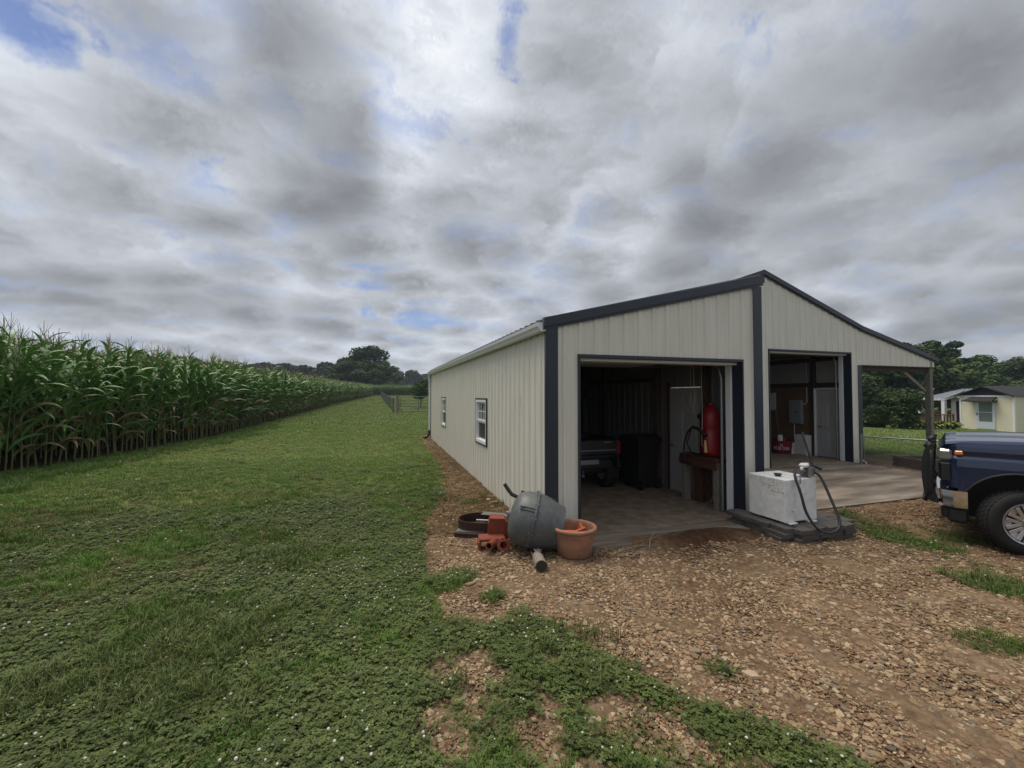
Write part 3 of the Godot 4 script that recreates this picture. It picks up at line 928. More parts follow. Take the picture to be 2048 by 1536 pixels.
	# breaker box with its conduit
	var eb = boxed(M.panel_grey, "breaker_box", g, Vector3(10.19, 1.0, -4.84), Vector3(10.295, 1.73, -4.43), 0.006)
	boxed(M.panel_grey, "cover", eb, Vector3(10.178, 1.03, -4.82), Vector3(10.189, 1.70, -4.45), 0.004)
	boxed(M.black_plastic, "latch", eb, Vector3(10.172, 1.34, -4.62), Vector3(10.177, 1.38, -4.54), 0.002)
	one(M.white_plastic, "conduit", eb, func(mb):
		mb.tube([Vector3(10.27, 1.6, -4.43), Vector3(10.27, 1.6, -4.36), Vector3(10.27, 1.66, -4.31), Vector3(10.27, 2.1, -4.30), Vector3(10.25, 3.4, -4.30)], 0.014, 8)
		mb.tube([Vector3(10.27, 1.0, -4.72), Vector3(10.27, 0.1, -4.72)], 0.014, 8))
	boxed(M.white_plastic, "notice_board", g, Vector3(10.28, 1.38, -5.9), Vector3(10.298, 1.95, -5.35), 0.003)
	# carport timbers
	boxed(M.dark_wood, "header", g, Vector3(10.43, 2.55, -3.0), Vector3(13.50, 2.698, -2.962), 0.004)
	boxed(M.dark_wood, "header", g, Vector3(10.43, 2.66, -2.955), Vector3(13.54, 2.697, -2.91), 0.004)
	for z in [-2.98, -7.4, -12.0]:
		boxed(M.old_wood, "post", g, Vector3(13.36, -0.35, z - 0.07), Vector3(13.48, 2.86, z + 0.07), 0.006)
	one(M.old_wood, "brace", g, func(mb): mb.bar(Vector3(12.3, 2.60, -3.02), Vector3(13.37, 1.98, -3.02), 0.04, 0.1))
	# floors
	var fl = one(M.concrete_floor, "floor_slab", self, func(mb):
		mb.box(Vector3(0.025, -0.15, -12.18), Vector3(3.49, 0.03, -0.012))
		mb.box(Vector3(3.60, -0.15, -12.18), Vector3(10.38, 0.085, -2.935)))
	fl.set_meta("kind", "structure")
	var ap = one(M.concrete, "concrete_apron", self, func(mb):
		mb.bevel(Vector3(0.35, -0.15, -0.004), Vector3(3.3, 0.028, 0.17), 0.006)
		mb.bevel(Vector3(0.35, -0.15, 0.178), Vector3(2.95, 0.024, 0.42), 0.006)
		# the ramp to the farther bay
		for r in [[3.62, 6.86], [6.868, 10.12]]:
			var a: float = r[0]
			var b: float = r[1]
			mb.quad(Vector3(a, 0.030, 0.0), Vector3(b, 0.030, 0.0), Vector3(b, 0.08, -2.925), Vector3(a, 0.08, -2.925))
			mb.quad(Vector3(a, -0.1, 0.0), Vector3(b, -0.1, 0.0), Vector3(b, 0.030, 0.0), Vector3(a, 0.030, 0.0))
			mb.quad(Vector3(b, -0.1, 0.0), Vector3(b, -0.1, -2.925), Vector3(b, 0.08, -2.925), Vector3(b, 0.030, 0.0)))
	ap.set_meta("kind", "structure")

# ---------------------------------------------------------------- things round the garage
# a place given as metres to the side, up and ahead of the spot where the lane meets the yard
func spot(side: float, y: float, ahead: float) -> Vector3:
	return Vector3(-2.092, y, 4.965) + Vector3(0.9515, 0, 0.3077) * side + Vector3(0.3077, 0, -0.9515) * ahead

func pebble(seed_: int, flat: float) -> MB:
	# an angular stone: a rough box of broken planes about 1 m across
	var r = RandomNumberGenerator.new()
	r.seed = seed_
	var mb = MB.new()
	var n = 5 + seed_ % 2
	var top = []
	var bot = []
	for i in n:
		var a = TAU * (i + r.randf_range(-0.3, 0.3)) / n
		var q = r.randf_range(0.36, 0.56)
		top.append(Vector3(cos(a) * q * 0.88, flat * r.randf_range(0.3, 0.5), sin(a) * q * 0.66))
		bot.append(Vector3(cos(a) * q, flat * r.randf_range(-0.15, 0.1), sin(a) * q * 0.75))
	var ct = Vector3(r.randf_range(-0.1, 0.1), flat * 0.48, r.randf_range(-0.1, 0.1))
	for i in n:
		var j = (i + 1) % n
		mb.tri(ct, top[j], top[i])
		mb.quad(bot[i], top[i], top[j], bot[j])
		var b0: Vector3 = bot[i] * 0.8 - Vector3(0, flat * 0.4, 0)
		var b1: Vector3 = bot[j] * 0.8 - Vector3(0, flat * 0.4, 0)
		mb.quad(b0, bot[i], bot[j], b1)
	return mb

func make_yard_things() -> void:
	# stacked slate under the fuel tank
	var sp = thing("stone_base", "low base of dark stacked slate under the white fuel tank", "stone base", Vector3(3.4, 0, 0.5))
	var stone_kinds = []
	for k in 4:
		var mb = MB.new()
		var r = RandomNumberGenerator.new()
		r.seed = 70 + k
		var pts = PackedVector2Array()
		for q in [[-0.5, -0.5], [0.0, -0.54], [0.5, -0.5], [0.54, 0.0], [0.5, 0.5], [0.0, 0.53], [-0.5, 0.5], [-0.55, 0.0]]:
			pts.append(Vector2(q[0] + r.randf_range(-0.05, 0.05), q[1] + r.randf_range(-0.06, 0.06)))
		mb.xf = Transform3D(Basis(Vector3.RIGHT, -PI / 2), Vector3.ZERO)
		mb.prism(pts, -0.5, 0.38)
		for i in 8:
			var a = pts[i]
			var b = pts[(i + 1) % 8]
			mb.quad(Vector3(a.x, a.y, 0.38), Vector3(b.x, b.y, 0.38), Vector3(b.x * 0.93, b.y * 0.93, 0.5), Vector3(a.x * 0.93, a.y * 0.93, 0.5))
		mb.prism(PackedVector2Array([pts[0] * 0.93, pts[1] * 0.93, pts[2] * 0.93, pts[3] * 0.93, pts[4] * 0.93, pts[5] * 0.93, pts[6] * 0.93, pts[7] * 0.93]), 0.4, 0.5)
		stone_kinds.append(mb.mesh())
	for lay in 3:
		var y: float = [-0.005, 0.055, 0.118][lay]
		for run in [[Vector3(2.98, 0, 0.02), Vector3(2.98, 0, 0.95), 4], [Vector3(2.98, 0, 0.93), Vector3(3.98, 0, 0.93), 4], [Vector3(3.98, 0, 0.95), Vector3(3.98, 0, 0.05), 4]]:
			for i in run[2]:
				var t: float = (i + 0.5 + (0.25 if lay % 2 else -0.1)) / run[2]
				var o = part("stone", stone_kinds[rng.randi() % 4], M.slate, sp)
				var along: Vector3 = run[1] - run[0]
				var l: float = along.length() / run[2]
				o.position = run[0] + along * clampf(t, 0.12, 0.88) + Vector3(rng.randf_range(-0.02, 0.02), y + 0.03, rng.randf_range(-0.02, 0.02)) - Vector3(3.4, 0, 0.5)
				o.scale = Vector3(l * rng.randf_range(0.92, 1.05), 0.06, rng.randf_range(0.2, 0.26))
				o.rotation.y = atan2(-along.z, along.x) + rng.randf_range(-0.07, 0.07)
	for q in [[3.3, 0.4], [3.65, 0.42], [3.3, 0.68], [3.68, 0.7], [3.5, 0.15]]:
		var o = part("stone", stone_kinds[rng.randi() % 4], M.slate, sp)
		o.position = Vector3(q[0] - 3.4, 0.148, q[1] - 0.5)
		o.scale = Vector3(0.36, 0.064, 0.27)
		o.rotation.y = rng.randf_range(-0.1, 0.1)

	# the white fuel transfer tank with pump and hose
	var tk = thing("fuel_tank", "scuffed white steel fuel tank with hand pump and black hose on slate base", "fuel tank", Vector3(3.28, 0.18, 0.55))
	var at = Vector3(3.28, 0.18, 0.55)
	var inv = Transform3D(Basis(), -at)
	boxed(M.tank_paint, "body", tk, Vector3(3.0, 0.205, 0.27), Vector3(3.57, 0.765, 0.82), 0.008, inv)
	boxed(M.tank_paint, "corner_fold", tk, Vector3(2.997, 0.206, 0.822), Vector3(3.17, 0.760, 0.832), 0.004, inv)
	boxed(M.tank_paint, "corner_fold", tk, Vector3(3.176, 0.215, 0.822), Vector3(3.568, 0.758, 0.828), 0.003, inv)
	for x in [3.05, 3.40]:
		boxed(M.tank_paint, "foot", tk, Vector3(x, 0.183, 0.70), Vector3(x + 0.13, 0.204, 0.862), 0.003, inv)
		boxed(M.tank_paint, "foot", tk, Vector3(x, 0.183, 0.28), Vector3(x + 0.13, 0.204, 0.40), 0.003, inv)
	one(M.dark_metal, "filler_cap", tk, func(mb):
		mb.xf = inv * Transform3D(Basis(), Vector3(3.16, 0.765, 0.60))
		mb.lathe([Vector2(0.035, 0.0), Vector2(0.036, 0.02), Vector2(0.048, 0.022), Vector2(0.05, 0.038), Vector2(0.0, 0.042)], 18))
	# scraped paint on the side, in the bare dark steel's own outline
	var r = RandomNumberGenerator.new()
	r.seed = 5
	one(M.scuff, "scrape", tk, func(mb):
		mb.xf = inv
		for k in 26:
			var line = k % 3
			var z: float = 0.56 + 0.25 * r.randf() if line else 0.575 + 0.075 * r.randf()
			var y: float = (0.585 if line else 0.645) + r.randf_range(-0.008, 0.008)
			var l = r.randf_range(0.006, 0.022)
			mb.quad(Vector3(2.9988, y, z), Vector3(2.9988, y + r.randf_range(-0.002, 0.002), z + l), Vector3(2.9988, y + 0.005, z + l * 0.9), Vector3(2.9988, y + r.randf_range(0.002, 0.008), z + 0.002))
		mb.quad(Vector3(3.13, 0.33, 0.834), Vector3(3.15, 0.335, 0.834), Vector3(3.14, 0.355, 0.834), Vector3(3.125, 0.345, 0.834)))
	one(M.grime, "stain", tk, func(mb):
		mb.xf = inv
		for k in 60:
			var z = r.randf_range(0.46, 0.80)
			var y = r.randf_range(0.60, 0.75)
			var w = r.randf_range(0.003, 0.009)
			mb.quad(Vector3(2.9992, y, z), Vector3(2.9992, y, z + w), Vector3(2.9992, y + w * r.randf_range(1, 4), z + w), Vector3(2.9992, y + w * r.randf_range(1, 3), z)))
	var pm = one(M.worn_steel, "pump", tk, func(mb):
		mb.xf = inv
		mb.tube([spot(3.98, 0.76, 5.72), spot(3.98, 0.86, 5.72)], 0.035, 12)
		mb.tube([spot(3.98, 0.765, 5.72), spot(3.98, 0.785, 5.72)], 0.055, 12)
		mb.tube([spot(3.92, 0.85, 5.70), spot(4.10, 0.85, 5.74)], 0.05, 14)
		mb.tube([spot(4.02, 0.80, 5.66), spot(4.02, 0.90, 5.66)], 0.045, 12))
	one(M.white_plastic, "meter", pm, func(mb):
		mb.xf = inv * Transform3D(Basis(Vector3.UP, 0.31), spot(3.97, 0.925, 5.70))
		mb.bevel(Vector3(-0.06, -0.028, -0.05), Vector3(0.05, 0.028, 0.05), 0.018)
		mb.bevel(Vector3(0.058, -0.015, -0.03), Vector3(0.10, 0.025, 0.03), 0.01)
		mb.bevel(Vector3(-0.105, -0.06, -0.02), Vector3(-0.062, -0.015, 0.02), 0.012))
	one(M.dark_metal, "crank", pm, func(mb):
		mb.xf = inv
		mb.tube([spot(4.03, 0.945, 5.70), spot(4.10, 0.915, 5.66)], 0.009, 8)
		mb.tube([spot(4.09, 0.915, 5.66), spot(4.16, 0.885, 5.64)], 0.022, 10)
		mb.tube([spot(4.06, 0.89, 5.72), spot(4.12, 0.82, 5.74)], 0.03, 10))
	one(M.dark_metal, "lever", pm, func(mb):
		mb.xf = inv
		mb.tube([spot(4.085, 1.36, 5.9), spot(4.12, 1.08, 5.82), spot(4.155, 0.80, 5.75)], 0.014, 8))
	one(M.hose, "hose", tk, func(mb):
		mb.xf = inv
		var c = Curve3D.new()
		var hp = [spot(3.90, 0.90, 5.70), spot(3.79, 0.895, 5.61), spot(3.725, 0.796, 5.52), spot(3.735, 0.616, 5.44), spot(3.773, 0.372, 5.39), spot(3.849, 0.204, 5.32), spot(3.962, 0.150, 5.28), spot(4.103, 0.19, 5.30), spot(4.165, 0.30, 5.36), spot(4.170, 0.527, 5.5), spot(4.150, 0.77, 5.64), spot(4.12, 0.84, 5.74)]
		for i in hp.size():
			var t: Vector3 = (hp[mini(i + 1, hp.size() - 1)] - hp[maxi(i - 1, 0)]) / 6.0
			c.add_point(hp[i], -t, t)
		c.bake_interval = 0.03
		mb.tube(Array(c.get_baked_points()), 0.0165, 10))
	one(M.galvanized, "hook", tk, func(mb):
		mb.xf = inv
		mb.tube([Vector3(3.27, 0.70, 0.835), Vector3(3.27, 0.77, 0.836), Vector3(3.27, 0.80, 0.82), Vector3(3.27, 0.785, 0.79), Vector3(3.27, 0.765, 0.79)], 0.006, 6))

	# the grey drum of a cement mixer lying on its side
	var dc = spot(0.24, 0.355, 5.14)
	var dr = thing("mixer_drum", "grey plastic cement mixer drum lying on its side against the garage corner", "mixer drum", Vector3(dc.x, 0, dc.z))
	var axis = Vector3(0.9, -0.27, 0.34).normalized()
	var bz = axis.cross(Vector3.UP).normalized()
	var dx = Transform3D(Basis(bz.cross(axis) * -1.0, axis, bz), Vector3(0, 0.355, 0))
	dx.basis = Basis(axis.cross(bz), axis, bz).orthonormalized()
	one(M.drum_plastic, "shell", dr, func(mb):
		mb.xf = dx
		mb.lathe([Vector2(0.0, -0.275), Vector2(0.09, -0.272), Vector2(0.2, -0.25), Vector2(0.27, -0.215), Vector2(0.305, -0.17), Vector2(0.325, -0.10), Vector2(0.335, -0.014)], 40))
	one(M.drum_plastic, "cone", dr, func(mb):
		mb.xf = dx
		mb.lathe([Vector2(0.335, 0.014), Vector2(0.332, 0.08), Vector2(0.318, 0.16), Vector2(0.29, 0.25), Vector2(0.262, 0.33), Vector2(0.258, 0.36), Vector2(0.245, 0.362), Vector2(0.24, 0.33), Vector2(0.29, 0.2), Vector2(0.315, 0.05), Vector2(0.30, -0.16), Vector2(0.0, -0.25)], 40))
	var fr = one(M.drum_plastic, "flange", dr, func(mb):
		mb.xf = dx
		mb.lathe([Vector2(0.33, -0.013), Vector2(0.358, -0.013), Vector2(0.358, 0.013), Vector2(0.33, 0.013)], 40, false))
	for k in 12:
		one(M.galvanized, "bolt", fr, func(mb):
			mb.xf = dx * Transform3D(Basis(Vector3.UP, TAU * k / 12.0 + 0.2), Vector3.ZERO)
			mb.tube([Vector3(0.346, -0.024, 0), Vector3(0.346, 0.028, 0)], 0.007, 6))
	one(M.galvanized, "hub", dr, func(mb):
		mb.xf = dx
		mb.lathe([Vector2(0.0, -0.325), Vector2(0.022, -0.322), Vector2(0.024, -0.30), Vector2(0.055, -0.298), Vector2(0.055, -0.27)], 16, false))
	# moulded pockets on the upper side
	for q in [[2.55, -0.16, 0.10, 0.03], [2.62, -0.06, 0.08, 0.012], [2.48, -0.06, 0.08, 0.012], [2.9, 0.2, 0.12, 0.05]]:
		one(M.black_plastic, "pocket", dr, func(mb):
			mb.xf = dx * Transform3D(Basis(Vector3.UP, q[0]), Vector3.ZERO)
			var rr: float = 0.322 if q[1] > -0.1 and q[1] < 0.1 else 0.305
			mb.bevel(Vector3(rr - 0.02, q[1] - q[2] / 2, -q[3]), Vector3(rr + 0.014, q[1] + q[2] / 2, q[3]), 0.006))
	one(M.drum_plastic, "rib", dr, func(mb):
		mb.xf = dx
		for a in [4.05, 4.15]:
			mb.bar(Vector3(cos(a) * 0.338, -0.012, -sin(a) * 0.338), Vector3(cos(a) * 0.312, -0.19, -sin(a) * 0.312), 0.014, 0.014))
	one(M.dark_metal, "handle", dr, func(mb):
		mb.xf = Transform3D(Basis(), -Vector3(dc.x, 0, dc.z))
		mb.tube([spot(0.07, 0.60, 5.28), spot(0.0, 0.63, 5.28), spot(-0.045, 0.685, 5.29), spot(-0.095, 0.76, 5.30)], 0.024, 10))
	one(M.galvanized, "rim_lug", dr, func(mb):
		mb.xf = Transform3D(Basis(), -Vector3(dc.x, 0, dc.z))
		mb.tube([spot(0.555, 0.46, 5.05), spot(0.575, 0.50, 5.05), spot(0.59, 0.49, 5.05)], 0.009, 8))

	# rusty steel band and plate
	var bd_at = spot(-0.45, 0, 5.8)
	var bd = thing("steel_band", "rusty brown steel band bent in a loop beside the mixer drum", "steel band", bd_at)
	var binv = Transform3D(Basis(), -bd_at)
	one(M.rust_steel, "loop", bd, func(mb):
		mb.xf = binv
		var c = Curve3D.new()
		var lp = [spot(0.16, 0, 5.48), spot(-0.02, 0, 5.72), spot(-0.22, 0, 5.98), spot(-0.48, 0, 6.08), spot(-0.68, 0, 5.98), spot(-0.74, 0, 5.82), spot(-0.66, 0, 5.66), spot(-0.45, 0, 5.58), spot(-0.2, 0, 5.55), spot(-0.02, 0, 5.52)]
		for i in lp.size():
			var t: Vector3 = (lp[mini(i + 1, lp.size() - 1)] - lp[maxi(i - 1, 0)]) / 6.0
			c.add_point(lp[i], -t, t)
		c.bake_interval = 0.04
		var p = c.get_baked_points()
		for i in p.size() - 1:
			var s = (p[i + 1] - p[i]).cross(Vector3.UP).normalized() * 0.006
			var y0 = Vector3(0, 0.055, 0)
			var y1 = Vector3(0, 0.185 if i > 3 else 0.17, 0)
			mb.quad(p[i] + y0 + s, p[i + 1] + y0 + s, p[i + 1] + y1 + s, p[i] + y1 + s)
			mb.quad(p[i + 1] + y0 - s, p[i] + y0 - s, p[i] + y1 - s, p[i + 1] + y1 - s)
			mb.quad(p[i] + y1 + s, p[i + 1] + y1 + s, p[i + 1] + y1 - s, p[i] + y1 - s))
	one(M.rust_steel, "channel", bd, func(mb):
		mb.xf = binv
		mb.bar(spot(-0.76, 0.03, 5.62), spot(-0.2, 0.03, 5.52), 0.10, 0.06)
		mb.bar(spot(-0.74, 0.03, 6.0), spot(-0.1, 0.03, 5.98), 0.08, 0.06))
	one(M.worn_steel, "plate", bd, func(mb):
		mb.xf = binv
		mb.bar(spot(-0.74, 0.066, 5.66), spot(-0.36, 0.066, 5.62), 0.12, 0.008)
		mb.bar(spot(-0.42, 0.19, 6.02), spot(-0.06, 0.19, 5.92), 0.14, 0.008))
	one(M.galvanized, "rod", bd, func(mb):
		mb.xf = binv
		mb.tube([spot(-0.46, 0.10, 5.74), spot(-0.3, 0.11, 5.72), spot(-0.18, 0.14, 5.68)], 0.012, 8)
		mb.tube([spot(-0.5, 0.12, 5.92), spot(-0.2, 0.12, 5.88)], 0.016, 8))

	# orange gearbox
	var gb_at = spot(-0.2, 0, 5.2)
	var gb = thing("gearbox", "faded orange cast gearbox with a pipe stub lying on the gravel", "gearbox", gb_at)
	var ginv = Transform3D(Basis(), -gb_at)
	one(M.orange_paint, "housing", gb, func(mb):
		mb.xf = ginv * Transform3D(Basis(Vector3.UP, -0.25), spot(-0.175, 0.23, 5.33))
		mb.prism(PackedVector2Array([Vector2(-0.135, -0.15), Vector2(0.125, -0.16), Vector2(0.135, 0.02), Vector2(0.075, 0.105), Vector2(-0.10, 0.115), Vector2(-0.125, 0.05)]), -0.11, 0.085))
	one(M.orange_paint, "bracket", gb, func(mb):
		mb.xf = ginv * Transform3D(Basis(Vector3.UP, -0.15), spot(-0.22, 0.0, 5.18))
		mb.bevel(Vector3(-0.19, 0.11, -0.10), Vector3(0.13, 0.15, 0.09), 0.012)
		mb.bevel(Vector3(-0.20, 0.0, -0.10), Vector3(-0.165, 0.109, 0.085), 0.01)
		mb.bevel(Vector3(0.10, 0.0, -0.10), Vector3(0.135, 0.109, 0.085), 0.01))
	one(M.orange_paint, "flange", gb, func(mb):
		mb.xf = ginv * Transform3D(Basis(Vector3.UP, -0.15) * Basis(Vector3.RIGHT, PI / 2 - 0.25), spot(-0.105, 0.075, 5.08))
		mb.lathe([Vector2(0.038, -0.02), Vector2(0.082, -0.02), Vector2(0.082, 0.025), Vector2(0.042, 0.03), Vector2(0.038, -0.02)], 22, false))
	one(M.orange_paint, "pipe_stub", gb, func(mb):
		mb.xf = ginv * Transform3D(Basis(Vector3.UP, -0.62) * Basis(Vector3.RIGHT, PI / 2 - 0.12), spot(-0.205, 0.085, 5.14))
		mb.lathe([Vector2(0.032, 0.0), Vector2(0.05, 0.0), Vector2(0.045, 0.22), Vector2(0.032, 0.22), Vector2(0.030, 0.05), Vector2(0.0, 0.05)], 20, false))

	# terracotta pot
	var pot = thing("flower_pot", "large terracotta coloured plastic flower pot with orange pieces inside", "flower pot", spot(0.732, 0.0, 4.97))
	one(M.terracotta, "body", pot, func(mb):
		mb.lathe([Vector2(0.0, 0.003), Vector2(0.175, 0.003), Vector2(0.192, 0.02), Vector2(0.213, 0.12), Vector2(0.232, 0.22), Vector2(0.244, 0.295)], 44)
		mb.lathe([Vector2(0.22, 0.30), Vector2(0.19, 0.07), Vector2(0.0, 0.07)], 44))
	one(M.terracotta, "rim", pot, func(mb):
		mb.lathe([Vector2(0.243, 0.293), Vector2(0.258, 0.298), Vector2(0.268, 0.312), Vector2(0.270, 0.328), Vector2(0.262, 0.342), Vector2(0.248, 0.348), Vector2(0.235, 0.343), Vector2(0.226, 0.33), Vector2(0.221, 0.30)], 44))
	var oi = thing("plastic_pieces", "orange plastic pieces lying inside the terracotta pot", "plastic scrap", spot(0.72, 0.07, 4.98))
	for q in [[0.05, 0.0, 0.5, 0.3], [-0.06, 0.05, -0.4, 0.25], [0.08, -0.07, 1.3, 0.28]]:
		one(M.orange_plastic, "piece", oi, func(mb):
			mb.xf = Transform3D(Basis(Vector3.UP, q[2]) * Basis(Vector3.RIGHT, q[3]), Vector3(q[0], 0.02, q[1]))
			mb.bevel(Vector3(-0.10, 0, -0.014), Vector3(0.08, 0.235, 0.014), 0.006))

	# short birch log with its dark cut end to the yard
	var lg_at = spot(0.31, 0, 4.6)
	var lg = thing("log", "short pale-barked log with a dark cut end on the gravel", "log", lg_at)
	var la = spot(0.312, 0.066, 4.47) - lg_at
	var lb = spot(0.285, 0.062, 4.76) - lg_at
	one(M.bark, "bark", lg, func(mb): mb.tube([la, la.lerp(lb, 0.3), la.lerp(lb, 0.7), lb], [0.066, 0.063, 0.064, 0.056], 16))
	one(M.cut_end, "cut_face", lg, func(mb):
		var t = (lb - la).normalized()
		mb.tube([la - t * 0.003, la + t * 0.002], 0.060, 16))
	one(M.bark, "loose_bark", lg, func(mb):
		for k in 7:
			var p = lb + Vector3(rng.randf_range(-0.05, 0.05), rng.randf_range(-0.01, 0.055), rng.randf_range(-0.03, 0.02))
			mb.tri(p, p + Vector3(rng.randf_range(0.02, 0.05), 0.02, -0.03), p + Vector3(-0.01, rng.randf_range(0.02, 0.05), -0.04)))
	var fo = thing("crushed_can", "small crumpled silver can beside the orange gearbox", "can", spot(-0.115, 0.0, 4.99))
	one(M.foil, "body", fo, func(mb):
		var fr2 = RandomNumberGenerator.new()
		fr2.seed = 3
		for k in 14:
			var p = Vector3(fr2.randf_range(-0.045, 0.045), fr2.randf_range(0.004, 0.03), fr2.randf_range(-0.025, 0.025))
			mb.quad(p, p + Vector3(0.03, fr2.randf_range(-0.01, 0.014), 0.006), p + Vector3(0.034, fr2.randf_range(0.0, 0.02), 0.026), p + Vector3(0.002, 0.008, 0.022)))
	# dry twigs by the slab
	for tw in [[Vector3(0.62, 0.03, 0.62), Vector3(0.95, 0.05, 0.56), Vector3(1.2, 0.03, 0.58)], [Vector3(1.05, 0.03, 0.64), Vector3(1.16, 0.09, 0.5), Vector3(1.3, 0.15, 0.42)], [Vector3(0.7, 0.03, 0.8), Vector3(0.85, 0.05, 0.7), Vector3(1.0, 0.03, 0.72)]]:
		var td = thing("twig", ["long pale dry twig lying along the slab edge", "forked dry twig standing out over the slab edge", "short dry twig on the gravel near the pot"][taken.get("twig", 0)], "twig", tw[0])
		one(M.bark, "stem", td, func(mb): mb.tube([Vector3.ZERO, tw[1] - tw[0], tw[2] - tw[0]], [0.007, 0.006, 0.003], 6))
		one(M.bark, "side_shoot", td, func(mb): mb.tube([tw[1] - tw[0], tw[1] - tw[0] + Vector3(0.10, 0.05, 0.05)], [0.004, 0.002], 5))

	make_inside_things()

	# chain-link fence from the garage corner along the ramp
	var fa = Vector3(9.98, 0.0, -2.66)
	var fb = Vector3(11.2, 0.0, 1.1)
	var fence = thing("chain_link_fence", "low galvanized chain-link fence between ramp and lawn", "fence", fa)
	for t in [0.0, 1.0]:
		one(M.galvanized, "post", fence, func(mb):
			var p: Vector3 = (fb - fa) * t
			mb.tube([p - Vector3(0, 0.2, 0), p + Vector3(0, 0.84, 0)], 0.035, 12)
			mb.tube([p + Vector3(0, 0.84, 0), p + Vector3(0, 0.87, 0)], [0.038, 0.012], 12))
	one(M.galvanized, "top_rail", fence, func(mb): mb.tube([Vector3(0, 0.80, 0), fb - fa + Vector3(0, 0.80, 0)], 0.019, 10))
	one(M.galvanized, "tension_bar", fence, func(mb): mb.tube([(fb - fa).normalized() * 0.07 + Vector3(0, 0.05, 0), (fb - fa).normalized() * 0.07 + Vector3(0, 0.80, 0)], 0.008, 6))
	var wire = one(M.galvanized, "wire_mesh", fence, func(mb):
		var u = (fb - fa).normalized()
		var l = (fb - fa).length()
		var x = -0.75
		while x < l:
			for s in [0, 1]:
				var a = Vector2(x, 0.04 if s == 0 else 0.79)
				var b = Vector2(x + 0.75, 0.79 if s == 0 else 0.04)
				var t0 = maxf(0.0, -a.x / 0.75 + 0.07 / 0.75)
				var t1 = minf(1.0, (l - a.x) / 0.75)
				if t1 > t0:
					var p = a.lerp(b, t0)
					var q = a.lerp(b, t1)
					mb.tube([u * p.x + Vector3(0, p.y, 0), u * q.x + Vector3(0, q.y, 0)], 0.0019, 3, false)
			x += 0.065)
	wire.set_meta("kind", "stuff")
	# raised bed of old timbers behind the fence
	var rb = thing("raised_bed", "dark timber raised bed on the lawn edge behind the truck", "raised bed", Vector3(11.35, -0.03, -1.9), -0.25)
	for k in 2:
		boxed(M.dark_wood, "plank", rb, Vector3(-0.55, 0.0 + 0.15 * k, 0.22), Vector3(0.75, 0.146 + 0.15 * k, 0.30), 0.008)
		boxed(M.dark_wood, "plank", rb, Vector3(-0.55, 0.0 + 0.15 * k, -0.5), Vector3(0.75, 0.146 + 0.15 * k, -0.42), 0.008)
		boxed(M.dark_wood, "plank", rb, Vector3(-0.549, 0.0 + 0.15 * k, -0.418), Vector3(-0.47, 0.146 + 0.15 * k, 0.218), 0.008)
		boxed(M.dark_wood, "plank", rb, Vector3(0.67, 0.0 + 0.15 * k, -0.418), Vector3(0.749, 0.146 + 0.15 * k, 0.218), 0.008)
	boxed(M.dark_wood, "soil", rb, Vector3(-0.468, 0.0, -0.418), Vector3(0.668, 0.22, 0.218), 0.01)
	var cp = thing("capped_post", "weathered grey timber post with a white cap beside the carport post", "post", spot(12.78, -0.15, 12.75))
	boxed(M.old_wood, "shaft", cp, Vector3(-0.05, 0, -0.05), Vector3(0.05, 2.19, 0.05), 0.006)
	boxed(M.white_plastic, "cap", cp, Vector3(-0.062, 2.19, -0.062), Vector3(0.062, 2.23, 0.062), 0.012)
	var wp = thing("drain_pipe", "short curved white plastic pipe at the foot of the garage corner", "pipe", Vector3(10.1, 0.02, -2.7))
	one(M.white_plastic, "pipe", wp, func(mb): mb.tube([Vector3(-0.05, 0.16, -0.1), Vector3(0.03, 0.15, -0.04), Vector3(0.08, 0.09, 0.02), Vector3(0.10, -0.02, 0.04)], 0.02, 10))

